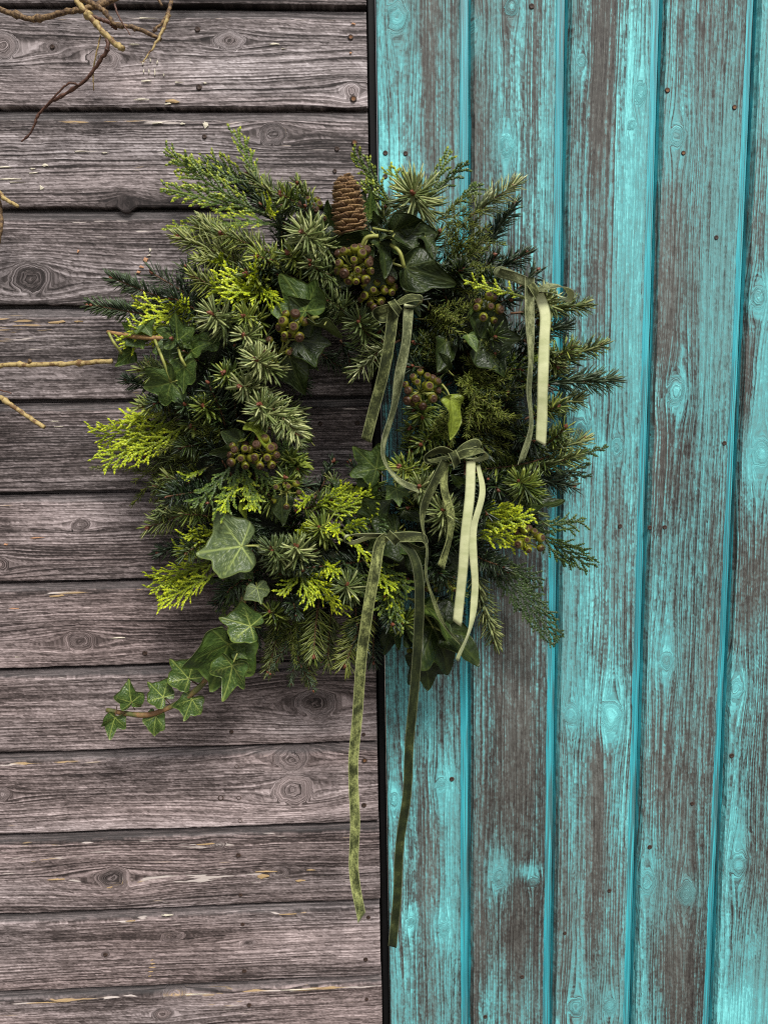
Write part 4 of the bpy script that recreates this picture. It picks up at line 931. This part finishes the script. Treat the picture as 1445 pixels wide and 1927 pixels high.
GLD = [((330, 775, .08), (183, 830, .07), .40), ((330, 790, .08), (195, 862, .075), .34), ((350, 800, .09), (250, 870, .085), .34), ((320, 770, .08), (235, 778, .08), .36),
       ((520, 560, .11), (405, 520, .15), .36), ((520, 550, .11), (420, 555, .155), .34), ((500, 560, .11), (470, 500, .15), .4), ((480, 540, .12), (530, 575, .15), .34), ((380, 610, .10), (245, 615, .10), .30), ((380, 600, .10), (275, 585, .11), .32), ((370, 600, .1), (330, 570, .12), .35),
       ((410, 1060, .09), (283, 1098, .075), .36), ((410, 1075, .09), (308, 1140, .075), .34), ((420, 1050, .09), (335, 1045, .09), .34), ((440, 990, .10), (345, 1010, .105), .28), ((430, 1000, .10), (355, 1035, .10), .3),
       ((570, 1070, .11), (640, 1140, .145), .42), ((560, 1060, .11), (580, 1140, .14), .36), ((600, 1060, .11), (640, 1080, .14), .36), ((600, 975, .10), (700, 930, .12), .34), ((590, 960, .10), (640, 920, .11), .36), ((640, 985, .11), (620, 1005, .14), .5), ((660, 960, .1), (710, 960, .12), .3),
       ((890, 990, .11), (1002, 968, .135), .34), ((890, 1000, .11), (985, 1015, .13), .30), ((890, 980, .11), (960, 945, .135), .32), ((900, 720, .10), (1010, 665, .12), .28), ((910, 740, .1), (990, 700, .115), .28), ((880, 735, .1), (960, 680, .12), .28), ((500, 400, .09), (510, 385, .12), .6), ((640, 1000, .12), (720, 1070, .13), .12)]
GLD += [((600, 1010, .11), (560, 990, .14), .4), ((560, 1080, .11), (530, 1120, .13), .34), ((690, 1060, .11), (740, 1120, .14), .30), ((730, 1090, .11), (755, 1170, .135), .26), ((450, 900, .12), (415, 960, .15), .28), ((460, 900, .12), (475, 955, .15), .28),
        ((440, 500, .10), (395, 480, .13), .3), ((640, 1000, .11), (690, 985, .135), .3), ((390, 880, .09), (345, 905, .10), .25), ((370, 700, .09), (310, 675, .12), .2), ((590, 930, .10), (560, 950, .13), .3)]
rgd = np.random.RandomState(77)
for i, (b, t, wd) in enumerate(GLD + [((b[0] + rgd.uniform(-14, 14), b[1] + rgd.uniform(-14, 14), b[2] - .008), (t[0] + rgd.uniform(-22, 22), t[1] + rgd.uniform(-22, 22), t[2] - .010), wd * .8) for b, t, wd in GLD[4:29]]):
    dim = 26 <= i <= 28 or 64 <= i <= 66
    spray(b, t, 'gold', width=wd, roll=rng.uniform(-.6, .6), curl=rng.uniform(-.1, .3), seed=80 + i, tint0=.05 if dim else .48, tiptint=.22 if dim else .45, sl=.0062, sw=.0038)
spray((990, 562, .155), (876, 522, .15), 'gold', width=.15, roll=.1, seed=140, tint0=.6, tiptint=.4, sl=.0058, sw=.0032)

# ivy: kind, tone, stalk (px,py,d), tip (px,py,d), roll, variant
IVL = [('ovate', 'dark', (695, 462, .13), (604, 468, .125), 55, 1), ('ovate', 'dark', (712, 425, .12), (700, 395, .13), 10, 2), ('ovate', 'mid', (695, 412, .10), (698, 352, .11), -50, 0), ('ovate', 'dark', (625, 455, .08), (618, 372, .08), 35, 0), ('ovate', 'dark', (655, 440, .07), (690, 355, .07), -20, 0), ('ovate', 'dark', (600, 470, .09), (640, 410, .085), 30, 1),
       ('ovate', 'dark', (738, 436, .15), (832, 446, .14), -35, 3), ('ovate', 'dark', (750, 432, .145), (800, 400, .12), 30, 1), ('ovate', 'dark', (800, 445, .14), (822, 492, .15), 40, 1), ('ovate', 'dark', (762, 503, .155), (858, 534, .145), -25, 2), ('ovate', 'dark', (715, 455, .16), (735, 525, .165), 50, 1), ('ovate', 'dark', (730, 500, .14), (680, 552, .15), 10, 0), ('ovate', 'dark', (720, 448, .16), (770, 452, .165), 60, 1),
       ('shield', 'mid', (575, 585, .15), (535, 515, .145), 25, 2), ('shield', 'dark', (590, 600, .14), (545, 560, .16), 20, 1), ('ovate', 'dark', (540, 545, .12), (515, 520, .13), 0, 0), ('ovate', 'dark', (620, 600, .14), (655, 590, .12), 70, 1), ('ovate', 'dark', (575, 610, .14), (648, 615, .13), 75, 3), ('shield', 'dark', (565, 640, .13), (628, 650, .12), 0, 0), ('ovate', 'dark', (545, 672, .13), (572, 752, .12), -15, 1), ('ovate', 'dark', (570, 665, .12), (600, 700, .10), 30, 0), ('ovate', 'dark', (605, 545, .11), (640, 500, .10), 20, 0), ('ovate', 'dark', (640, 540, .10), (632, 470, .10), -30, 0),
       ('lobed', 'mid', (335, 640, .135), (330, 585, .145), -10, 0), ('lobed', 'mid', (360, 660, .13), (395, 640, .14), 20, 1), ('shield', 'mid', (320, 650, .12), (320, 685, .13), 10, 0), ('ovate', 'mid', (245, 618, .09), (228, 605, .10), 0, 0), ('shield', 'mid', (270, 610, .11), (283, 630, .12), 0, 1), ('shield', 'mid', (262, 630, .10), (270, 660, .11), 0, 0), ('ovate', 'mid', (250, 662, .09), (214, 690, .10), 40, 0), ('shield', 'mid', (395, 640, .12), (378, 665, .13), 20, 0), ('lobed', 'mid', (322, 720, .13), (262, 735, .12), 35, 1), ('shield', 'mid', (348, 690, .135), (345, 745, .135), -25, 0),
       ('ovate', 'dark', (455, 830, .14), (408, 812, .13), 30, 1), ('ovate', 'mid', (470, 835, .15), (490, 800, .14), 60, 1), ('ovate', 'lime', (470, 800, .15), (520, 848, .155), 60, 1), ('ovate', 'lime', (450, 835, .15), (478, 812, .15), 65, 0), ('ovate', 'dark', (440, 850, .13), (395, 850, .12), 60, 2), ('ovate', 'lime', (560, 865, .12), (592, 885, .12), 45, 0), ('ovate', 'mid', (585, 830, .10), (575, 800, .10), 50, 0),
       ('shield', 'pale', (455, 1028, .155), (363, 1042, .15), -12, 0), ('ovate', 'dark', (455, 1000, .14), (488, 1020, .13), 10, 0), ('shield', 'pale', (484, 1106, .13), (492, 1140, .14), 0, 0), ('shield', 'dark', (445, 1065, .12), (480, 1090, .12), 0, 1), ('ovate', 'mid', (445, 985, .12), (455, 960, .12), 70, 0),
       ('lobed', 'mid', (708, 882, .12), (662, 838, .12), 10, 0), ('shield', 'mid', (700, 900, .11), (672, 880, .10), 20, 1), ('shield', 'mid', (690, 930, .10), (712, 902, .11), 0, 1), ('lobed', 'mid', (745, 920, .14), (752, 955, .145), -10, 0), ('shield', 'dark', (700, 975, .12), (735, 940, .13), 0, 1), ('ovate', 'dark', (530, 935, .14), (532, 992, .135), 15, 0), ('ovate', 'lime', (455, 945, .12), (462, 985, .13), 60, 0),
       ('ovate', 'dark', (842, 695, .13), (818, 655, .13), 40, 0), ('ovate', 'dark', (840, 640, .12), (830, 700, .14), 30, 1), ('ovate', 'lime', (848, 750, .15), (860, 832, .15), 50, 1), ('shield', 'dark', (905, 640, .13), (985, 640, .11), -10, 0), ('ovate', 'mid', (880, 630, .14), (900, 660, .15), 20, 1), ('shield', 'dark', (905, 615, .11), (965, 600, .10), 0, 1), ('ovate', 'mid', (895, 575, .12), (885, 615, .13), 45, 0), ('ovate', 'mid', (870, 910, .13), (848, 895, .14), 40, 1), ('ovate', 'dark', (985, 950, .11), (1062, 950, .10), 60, 2), ('ovate', 'dark', (770, 555, .12), (790, 600, .13), 30, 0), ('ovate', 'dark', (700, 585, .12), (690, 610, .13), 10, 1), ('ovate', 'mid', (820, 735, .12), (835, 690, .12), 60, 3),
       ('shield', 'dark', (745, 1000, .12), (690, 1040, .13), 10, 1), ('shield', 'mid', (755, 1010, .12), (740, 1060, .13), -20, 0), ('ovate', 'dark', (780, 1030, .11), (795, 1110, .12), 25, 0), ('lobed', 'dark', (792, 1160, .09), (812, 1240, .09), 20, 1), ('lobed', 'dark', (815, 1180, .10), (858, 1278, .10), 25, 1), ('ovate', 'dark', (838, 1190, .10), (918, 1250, .10), 45, 1), ('lobed', 'dark', (798, 1240, .08), (812, 1308, .08), 15, 1), ('ovate', 'mid', (800, 1140, .10), (866, 1212, .11), 65, 1), ('ovate', 'dark', (740, 1180, .08), (720, 1235, .08), 20, 0), ('ovate', 'mid', (735, 1180, .09), (760, 1225, .09), 60, 1), ('ovate', 'dark', (815, 1150, .09), (800, 1215, .085), -20, 0), ('ovate', 'dark', (845, 1040, .10), (870, 1090, .10), 10, 0), ('ovate', 'dark', (760, 960, .11), (800, 985, .12), 20, 2), ('ovate', 'lime', (1020, 595, .09), (1040, 625, .09), 40, 0)]
for (k, tn, b, t, ro, va) in IVL: leaf(k, tn, b, t, ro, va)
# woody ivy shoot on the left with yellow leaf stalks
v, f, _ = merge([tube(spline([at(400, 640, .11), at(330, 638, .115), at(260, 634, .11), at(203, 625, .10)], 16), np.linspace(.0035, .0024, 16), 7)])
sh = obj('ivy_shoot', v, f, [plain('tan_stem', (0.16, 0.085, 0.03), (0.34, 0.20, 0.08), .7, 160.0)], wreath)
for pts in ([(205, 626, .105), (215, 645, .11), (230, 665, .10)], [(292, 640, .12), (305, 672, .135), (322, 718, .13)], [(335, 655, .13), (342, 675, .14), (350, 690, .137)]):
    v, f = tube(spline([at(*p) for p in pts], 9), .0017, 6); obj('leaf_stalk', v, f, [STALK], sh)
for pts in ([(680, 465, .16), (690, 447, .165), (712, 444, .165)], [(735, 460, .16), (752, 475, .165), (760, 503, .16)], [(560, 608, .15), (585, 600, .145), (610, 590, .13)], [(535, 640, .14), (550, 620, .15), (575, 600, .14)]):
    v, f = tube(spline([at(*p) for p in pts], 10), .0022, 7); obj('leaf_stalk', v, f, [STALK], wreath)
# trailing ivy at the lower left
tp = spline([at(*p) for p in ((470, 1090, .09), (445, 1170, .10), (420, 1235, .10), (392, 1275, .09), (362, 1305, .085), (322, 1330, .08), (280, 1345, .08), (240, 1343, .075), (201, 1336, .07))], 50)
tv, tf = tube(tp, np.linspace(.0042, .0030, 50) * (1 + .10 * vnoise(np.arange(50) * .6, 0, 4)), 8)
TRST = plain('ivy_trail_stem', (0.075, 0.085, 0.022), (0.20, 0.105, 0.045), .6, 55.0, lo=.42, hi=.62)
trail = obj('ivy_trail', tv, tf, [TRST], wreath, tp[0])
for (k, tn, b, t, ro, va, st) in [('shield', 'trail', (472, 1178, .13), (408, 1160, .135), 10, 0, 0), ('shield', 'mid', (420, 1190, .11), (402, 1215, .11), 0, 1, 0), ('shield', 'mid', (430, 1212, .12), (392, 1308, .11), 30, 0, 0), ('shield', 'trail', (438, 1252, .135), (425, 1314, .13), -15, 2, 0), ('shield', 'mid', (445, 1225, .12), (466, 1240, .125), 10, 1, 0),
                                  ('shield', 'trail', (356, 1277, .09), (318, 1236, .095), 10, 0, 1), ('shield', 'trail', (248, 1322, .085), (240, 1280, .09), 0, 1, 1), ('shield', 'trail', (308, 1312, .09), (276, 1280, .095), -15, 0, 1), ('shield', 'trail', (362, 1316, .085), (344, 1360, .09), 15, 0, 1), ('shield', 'trail', (294, 1348, .08), (286, 1390, .085), -10, 1, 1), ('shield', 'trail', (217, 1350, .08), (204, 1388, .08), 35, 2, 1)]:
    leaf(k, tn, b, t, ro, va, pet=.45 if st else .3, parent=trail, name='leaf', stalk=STALKB if st else None, wide=.82)

# berries: px, py, distance, number, radius
for i, (px, py, d, n, rad, sz, st, op) in enumerate([(666, 497, .165, 26, .0215, .0063, (690, 450, .15), 1.0), (700, 552, .145, 12, .016, .0058, None, 1.0), (728, 538, .14, 6, .010, .0058, None, 1.0), (550, 612, .155, 9, .016, .0064, (600, 598, .14), 1.15), (520, 662, .145, 8, .018, .0044, (545, 640, .13), 1.5), (793, 733, .150, 18, .021, .0062, (820, 740, .12), 1.05), (916, 580, .135, 11, .018, .0060, (890, 600, .11), 1.15), (452, 856, .150, 10, .015, .0060, None, 1.0), (494, 852, .155, 13, .017, .0062, None, 1.0), (536, 925, .150, 7, .019, .0046, (560, 950, .12), 1.6), (994, 1015, .125, 12, .018, .0064, (960, 990, .11), 1.0), (586, 398, .095, 12, .017, .0058, None, 1.0), (1025, 600, .10, 5, .010, .0055, None, 1.1), (770, 1215, .08, 3, .008, .0045, None, 1.2), (846, 1100, .10, 5, .010, .0038, (810, 1070, .10), 1.4), (812, 1095, .10, 5, .012, .0042, None, 1.3)]):
    berries(px, py, d, n, rad, sz, st, op, seed=i)

# ------------------------------------------------------------------ fir cone
CONEM, nt_, b_ = newmat('cone_scale'); cx_, cy_, cz_ = objcoord(nt_)
cn = noise(nt_, cx_ * 3.0, cy_, cz_, 3.0, .6, 4.0)
cc = ramp(nt_, (cy_ * 0.75 + (cn - .5) * .5 + (orand(nt_) - .5) * .25), [(0.0, (0.018, 0.008, 0.004)), (0.38, (0.085, 0.042, 0.017)), (0.62, (0.21, 0.115, 0.047)), (0.9, (0.40, 0.255, 0.11))])
setc(nt_, b_, cc); b_.inputs['Roughness'].default_value = .6
bump(nt_, b_, noise(nt_, cx_ * 16.0, cy_ * 2.0, cz_, 1.0), .5, .1)
def scale_mesh():
    V, F = [], []; nu, nv = 9, 7
    for top in (0, 1):
        for i in range(nv):
            t = i / (nv - 1); w_ = .62 * (math.sin(math.pi * (t * .62 + .14)) ** .8) * (1 if t < .8 else math.sqrt(max(0.0, 1 - ((t - .8) / .2) ** 2)) * .92 + .08)
            for j in range(nu):
                u = j / (nu - 1) * 2 - 1
                V.append((u * w_, t, -.32 * u * u * w_ + .34 * t - .30 * t * t - (.05 if not top else 0) + (0.10 * t ** 6)))
    for top in (0, 1):
        o_ = top * nu * nv
        for i in range(nv - 1):
            for j in range(nu - 1):
                q = [o_ + i * nu + j, o_ + i * nu + j + 1, o_ + (i + 1) * nu + j + 1, o_ + (i + 1) * nu + j]; F.append(q if top else q[::-1])
    rim = list(range(0, nu)) + [i * nu + nu - 1 for i in range(1, nv)] + [(nv - 1) * nu + j for j in range(nu - 2, -1, -1)] + [i * nu for i in range(nv - 2, 0, -1)]
    for a, c in zip(rim, rim[1:] + rim[:1]): F.append([a, c, c + nu * nv, a + nu * nv])
    return mesh_data('scale', V, F, [CONEM])
SCME = scale_mesh()
cb, ct = at(661, 452, .125), at(650, 330, .135); cl_ = np.linalg.norm(ct - cb); cax = (ct - cb) / cl_
cone = thing('fir_cone', 'upright brown fir cone standing at the top of the wreath', 'fir cone', cb)
v, f = tube(np.array([cb + cax * cl_ * t for t in (0, .3, .6, .9)]), [.010, .011, .008, .003], 8)
obj('core', v, f, [TWIGB], cone, cb)
ca = nrm(np.cross(cax, VIEW)); cbv = np.cross(cax, ca); rc = np.random.RandomState(3)
NSC = 74
for i in range(NSC):
    t = (i + .5) / NSC; th = i * 2.39996
    rr = .0160 * (math.sin(math.pi * (t * .80 + .17)) ** .62) * (1 - .25 * t)
    e = ca * math.cos(th) + cbv * math.sin(th); P = cb + cax * (cl_ * (t * .92 - .02)) + e * rr * .42
    op = .78 - .42 * t
    y = nrm(cax * (1 - op * .5) + e * (op + .12) + rc.randn(3) * .06); x = nrm(np.cross(y, e)); z = np.cross(x, y)
    s = (.0172 if t < .75 else .0172 - (t - .75) * .030) * rc.uniform(.92, 1.08)
    share('scale', SCME, cone, np.stack([x, y, z], 1), P, (s * 1.0, s, s))

# ------------------------------------------------------------------ velvet ribbons
def velvet(name, dark, mid, lightc, lo, hi):
    m, nt, b = newmat(name); u = attr(nt, 'across'); l = attr(nt, 'along')
    n1 = noise(nt, u * 0.012, l, orand(nt) * 9.0, 2.0, .6, 48.0); n2 = noise(nt, u * 0.014, l, orand(nt) * 9.0 + 4.0, 2.0, .7, 420.0)
    k = (n1 * .65 + n2 * .45).ss(lo, hi)
    c = ramp(nt, k, [(0.0, dark), (.5, mid), (1.0, lightc)])
    c = mixc(nt, (u.abs() - 0.86).ss(0.0, 0.06) * .8, c, tuple(min(1, q * 1.1 + .03) for q in lightc))
    setc(nt, b, c); b.inputs['Roughness'].default_value = .8; b.inputs['Specular IOR Level'].default_value = .12; b.inputs['Sheen Weight'].default_value = .10; b.inputs['Sheen Roughness'].default_value = .4; b.inputs['Sheen Tint'].default_value = (.6, .68, .4, 1)
    bump(nt, b, n2, .3, .001)
    return m
VEL = velvet('olive_velvet', (0.016, 0.020, 0.008), (0.050, 0.058, 0.020), (0.20, 0.22, 0.085), .42, .76)
VELP = velvet('crushed_velvet', (0.030, 0.036, 0.014), (0.135, 0.152, 0.055), (0.33, 0.36, 0.13), .42, .72)
VELL = velvet('sheen_olive_velvet', (0.040, 0.048, 0.022), (0.105, 0.118, 0.055), (0.27, 0.29, 0.15), .40, .72)  # olive velvet again, with a paler sheen painted into its colours
VELD = velvet('dark_velvet', (0.010, 0.014, 0.006), (0.028, 0.036, 0.012), (0.085, 0.095, 0.035), .42, .85)
SATIN = plain('pale_satin', (0.37, 0.40, 0.20), (0.52, 0.54, 0.31), .5, 30.0, (1, 1, 2.0), bmp=.1)
def ribbon(name, parent, pts, wpx=22, front=VEL, back=SATIN, n=None, cut=0.25):
    """pts: (px, py, d, roll in degrees); the two faces have their own cloth"""
    P0 = np.array([[*at(p[0], p[1], p[2]), p[3]] for p in pts]); n = n or max(18, 9 * len(pts))
    Q = spline(P0, n); P, ro = Q[:, :3], np.radians(Q[:, 3]); T = nrm(np.gradient(P, axis=0))
    A = nrm(np.cross(T, VIEW + np.array([.001, 0, .02]))); B = np.cross(A, T)
    for i in range(1, n):                                    # keep the frame from flipping
        if A[i] @ A[i - 1] < 0: A[i] = -A[i]; B[i] = -B[i]
    Wd = A * np.cos(ro)[:, None] + B * np.sin(ro)[:, None]; Nn = np.cross(Wd, T)
    hw = wpx * PXM * .46 * (D - np.mean([p[2] for p in pts])) / D; m = 7; us = np.linspace(-1, 1, m); al = np.concatenate([[0], np.cumsum(np.linalg.norm(np.diff(P, axis=0), axis=1))])
    r = np.random.RandomState(len(pts) * 7 + int(pts[0][0])); ph = r.uniform(0, 6)
    V, ac, aa = [], [], []
    for s in (1, -1):
        for i in range(n):
            for u in us:
                slant = T[i] * (u * hw * cut * 2 * max(0, (i - n + 5) / 4.0))
                V.append(P[i] + Wd[i] * hw * u + Nn[i] * (s * .00028 + .0007 * math.sin(al[i] * 90 + ph + u) + .0006 * u * u) + slant); ac.append(u); aa.append(al[i])
    F, M = [], []; o2 = n * m
    for i in range(n - 1):
        for j in range(m - 1):
            q = [i * m + j, i * m + j + 1, (i + 1) * m + j + 1, (i + 1) * m + j]; F.append(q); M.append(0); F.append([o2 + a for a in q][::-1]); M.append(1)
        for j in (0, m - 1): F.append([i * m + j, (i + 1) * m + j, o2 + (i + 1) * m + j, o2 + i * m + j]); M.append(0)
    for i in (0, n - 1):
        for j in range(m - 1): F.append([i * m + j, i * m + j + 1, o2 + i * m + j + 1, o2 + i * m + j]); M.append(0)
    return obj(name, V, F, [front, back], parent, None, M, True, dict(across=ac, along=aa))
GR = 'velvet bows on the wreath'
bow = thing('ribbon_bow', 'small olive velvet bow above the wreath hole, two tails hanging into it', 'bow', at(742, 575, .15), GR)
ribbon('loop', bow, [(742, 575, .165, 60), (770, 562, .172, 40), (790, 562, .165, 60), (784, 575, .155, 90), (760, 574, .16, 120)], 20)
ribbon('loop', bow, [(742, 575, .165, 60), (722, 582, .168, 30), (708, 590, .158, 20), (722, 600, .152, 20), (738, 582, .158, 40)], 18)
ribbon('knot', bow, [(736, 566, .172, 0), (744, 577, .178, 0), (752, 588, .170, 0)], 15)
ribbon('tail', bow, [(740, 580, .168, 8), (733, 640, .17, 5), (722, 700, .165, 0), (705, 765, .155, -5), (689, 829, .15, -8)], 22, cut=-.1)
ribbon('tail', bow, [(768, 582, .166, 20), (764, 640, .17, 25), (752, 700, .165, 15), (742, 760, .15, 45), (722, 830, .150, 62), (724, 870, .150, 66), (750, 905, .152, 64), (788, 922, .15, 60)], 20, front=VELL)
bow = thing('ribbon_bow', 'velvet bow at the upper right of the wreath with one pale tail', 'bow', at(1005, 545, .14), GR)
ribbon('loop', bow, [(1000, 535, .16, 40), (970, 522, .165, 30), (938, 512, .155, 35), (946, 505, .15, 60), (975, 520, .152, 60), (1000, 535, .155, 60)], 19, front=VELL)
ribbon('loop', bow, [(1010, 548, .16, 70), (1030, 540, .165, 60), (1056, 538, .16, 70), (1070, 548, .15, 95), (1066, 562, .14, 120), (1040, 552, .145, 110), (1012, 550, .15, 90)], 22, front=VELL)
ribbon('knot', bow, [(995, 530, .168, 0), (1004, 544, .173, 0), (1010, 556, .166, 0)], 16)
ribbon('tail', bow, [(996, 522, .17, 5), (995, 580, .17, 12), (998, 660, .165, 40), (994, 730, .16, 55), (998, 800, .155, 50), (980, 870, .15, 45)], 20, front=VELL)
ribbon('tail', bow, [(1014, 552, .156, 200), (1025, 590, .157, 185), (1024, 640, .16, 180), (1021, 720, .16, 178), (1020, 780, .155, 180), (1017, 834, .15, 180)], 22, cut=.3)
bow = thing('ribbon_bow', 'velvet bow at the right of the hole with four trailing pale tails', 'bow', at(855, 865, .15), GR)
ribbon('loop', bow, [(856, 858, .165, 50), (830, 846, .172, 40), (804, 858, .165, 50), (806, 868, .155, 80), (832, 864, .157, 70), (856, 858, .16, 70)], 20)
ribbon('loop', bow, [(858, 860, .165, 60), (880, 852, .172, 50), (906, 848, .165, 70), (912, 858, .155, 100), (894, 864, .155, 110), (862, 860, .16, 90)], 22)
ribbon('loop', bow, [(858, 858, .160, 40), (875, 842, .158, 30), (895, 834, .150, 30), (902, 846, .145, 40)], 18)
ribbon('knot', bow, [(850, 850, .172, 0), (856, 862, .178, 0), (860, 876, .170, 0)], 17)
ribbon('tail', bow, [(838, 868, .168, 20), (818, 905, .17, 25), (798, 950, .168, 40), (795, 990, .16, 65), (802, 1035, .155, 75), (802, 1085, .15, 72), (818, 1140, .14, 70), (842, 1185, .135, 75), (868, 1215, .13, 80)], 20)
ribbon('tail', bow, [(836, 875, .165, 205), (836, 920, .165, 195), (848, 965, .16, 200), (846, 1010, .155, 215), (830, 1068, .15, 200)], 17, back=VELP)
ribbon('tail', bow, [(886, 868, .168, 185), (884, 930, .17, 180), (876, 1000, .17, 180), (870, 1080, .165, 178), (860, 1174, .155, 180)], 20, cut=.35)
ribbon('tail', bow, [(900, 875, .16, 230), (908, 925, .16, 225), (892, 990, .16, 205), (890, 1040, .158, 200), (894, 1110, .15, 205), (884, 1185, .145, 230), (860, 1243, .14, 240)], 18)
bow = thing('ribbon_bow', 'velvet bow at the bottom of the wreath with two very long tails', 'bow', at(740, 1015, .14), GR)
ribbon('loop', bow, [(738, 1010, .16, 60), (700, 1006, .168, 55), (664, 1006, .165, 70), (650, 1014, .155, 100), (662, 1022, .15, 125), (695, 1012, .152, 115), (735, 1010, .155, 100)], 20, front=VELL)
ribbon('loop', bow, [(742, 1012, .162, 35), (770, 1010, .168, 30), (795, 1012, .165, 40), (800, 1024, .155, 70), (785, 1030, .15, 60), (755, 1020, .152, 50)], 22)
ribbon('knot', bow, [(730, 1004, .168, 0), (740, 1013, .174, 0), (748, 1022, .166, 0)], 16)
ribbon('tail', bow, [(728, 1008, .166, 40), (714, 1025, .17, 15), (706, 1070, .17, 5), (692, 1150, .16, 0), (680, 1240, .14, 0), (673, 1340, .12, 0), (665, 1440, .105, -10), (668, 1550, .095, 10), (666, 1640, .09, 5), (680, 1727, .085, 30)], 22, front=VELP, back=VEL, cut=.4, n=90)
ribbon('tail', bow, [(750, 1018, .166, 60), (776, 1045, .165, 40), (788, 1090, .165, 10), (788, 1170, .15, 0), (781, 1280, .13, 0), (770, 1400, .115, 0), (766, 1490, .105, 5), (752, 1590, .095, 0), (747, 1690, .09, 0), (738, 1781, .085, 0)], 20, front=VELD, back=VEL, n=90, cut=-.1)

# ------------------------------------------------------------------ dry vine twigs on the grey wall
BARK = plain('dry_vine_bark', (0.050, 0.026, 0.014), (0.22, 0.14, 0.065), .75, 300.0, (1, 1, 1), bmp=.5, lo=.35, hi=.68)
BARKP = plain('pale_dry_stem', (0.13, 0.070, 0.026), (0.36, 0.27, 0.11), .65, 130.0, bmp=.4, lo=.36, hi=.56)
BARKR = plain('red_brown_tendril', (0.045, 0.018, 0.012), (0.12, 0.055, 0.035), .6, 220.0)
def twig(name, parent, pts, r0, r1, mat, nodes=True, seed=0):
    P = spline([at(*p) for p in pts], 12 * len(pts)); n = len(P); r = np.linspace(r0, r1, n) * .80; rr = np.random.RandomState(seed)
    r = r * (1 + .10 * vnoise(np.arange(n) * .7, seed, 9))
    if nodes:
        for k in rr.uniform(.08, .95, max(1, len(pts) - 1)): r *= 1 + .55 * np.exp(-((np.arange(n) / n - k) / .012) ** 2)
    P = P + np.stack([vnoise(np.arange(n) * .5, seed, 3), 0 * r, vnoise(np.arange(n) * .5, seed, 5)], 1) * r0 * .25
    v, f = tube(P, r, 9)
    return obj(name, v, f, [mat], parent)
vt = thing('bare_vine', 'bare brown vine with pale cut stem and curling tendril hanging in at the top left', 'vine', at(190, 10, .03))
twig('stem', vt, [(-260, -60, .01), (-120, -10, .03), (0, 17, .04), (65, 36, .045), (130, 22, .05), (190, 8, .05), (330, -60, .03), (460, -140, .01)], .0040, .0040, BARK, seed=1)
twig('pale_cut_stem', vt, [(100, -60, .03), (140, -6, .05), (172, 34, .055), (205, 72, .06), (233, 93, .065)], .0042, .0040, BARKP, seed=2)
twig('side_stem', vt, [(150, -4, .05), (188, 14, .055), (218, 45, .055), (262, 55, .05), (304, 76, .045)], .0036, .0028, BARK, seed=3)
twig('side_stem', vt, [(330, -30, .03), (322, 6, .04), (312, 34, .045), (288, 60, .048)], .0030, .0020, BARK, seed=4)
twig('split_stem', vt, [(318, 28, .045), (300, 70, .05), (270, 116, .055)], .0032, .0008, BARKP, False, seed=5)
twig('tendril', vt, [(216, 8, .05), (226, 35, .055), (246, 66, .06)], .0016, .0008, BARKR, False, seed=6)
twig('tendril', vt, [(202, 74, .06), (202, 92, .06), (180, 128, .05), (150, 161, .04), (100, 190, .03), (72, 218, .025), (62, 244, .02), (41, 267, .015)], .0030, .0012, BARKR, seed=7)
twig('tendril', vt, [(150, 161, .04), (132, 156, .045), (110, 175, .04), (90, 196, .035), (75, 214, .03)], .0016, .0010, BARKR, False, seed=8)
twig('tendril', vt, [(190, 66, .055), (180, 110, .05), (176, 140, .04), (177, 171, .035)], .0012, .0008, BARKP, False, seed=9)
twig('spur', vt, [(172, 30, .055), (205, 42, .055), (220, 52, .05)], .0026, .0034, BARKR, seed=10)
twig('spur', vt, [(285, -25, .03), (305, 10, .035)], .0022, .0020, BARK, seed=11)
t2 = thing('dry_twig', 'short broken twig end sticking out at the left edge beside the third plank', 'twig', at(0, 375, .02), 'broken dry twigs at the left edge')
twig('stem', t2, [(-120, 250, .005), (-30, 320, .02), (2, 366, .04), (34, 388, .055)], .0034, .0028, BARKP, seed=12)
twig('side_stem', t2, [(-60, 300, .015), (-14, 350, .03), (2, 400, .03), (-2, 450, .03), (-40, 560, .01)], .0030, .0036, BARK, seed=13)
t3 = thing('dry_twig', 'long straight tan twig lying level towards the left side of the wreath', 'twig', at(0, 687, .03), 'broken dry twigs at the left edge')
twig('stem', t3, [(-240, 700, .01), (-100, 692, .03), (0, 688, .05), (56, 686, .055), (130, 684, .06), (212, 679, .07)], .0036, .0036, BARKP, seed=14)
twig('spur', t3, [(56, 686, .055), (57, 678, .058)], .0024, .0026, BARK, False, seed=15)
t4 = thing('dry_twig', 'slanting cut twig pointing down to the right, bark reddish at its tip', 'twig', at(0, 748, .03), 'broken dry twigs at the left edge')
twig('stem', t4, [(-200, 640, .01), (-80, 705, .03), (0, 748, .05), (40, 774, .055), (84, 804, .06)], .0036, .0034, BARKP, seed=16)
twig('tendril', t4, [(-80, 705, .03), (-20, 728, .035), (22, 740, .04)], .0014, .0010, BARKR, False, seed=17)
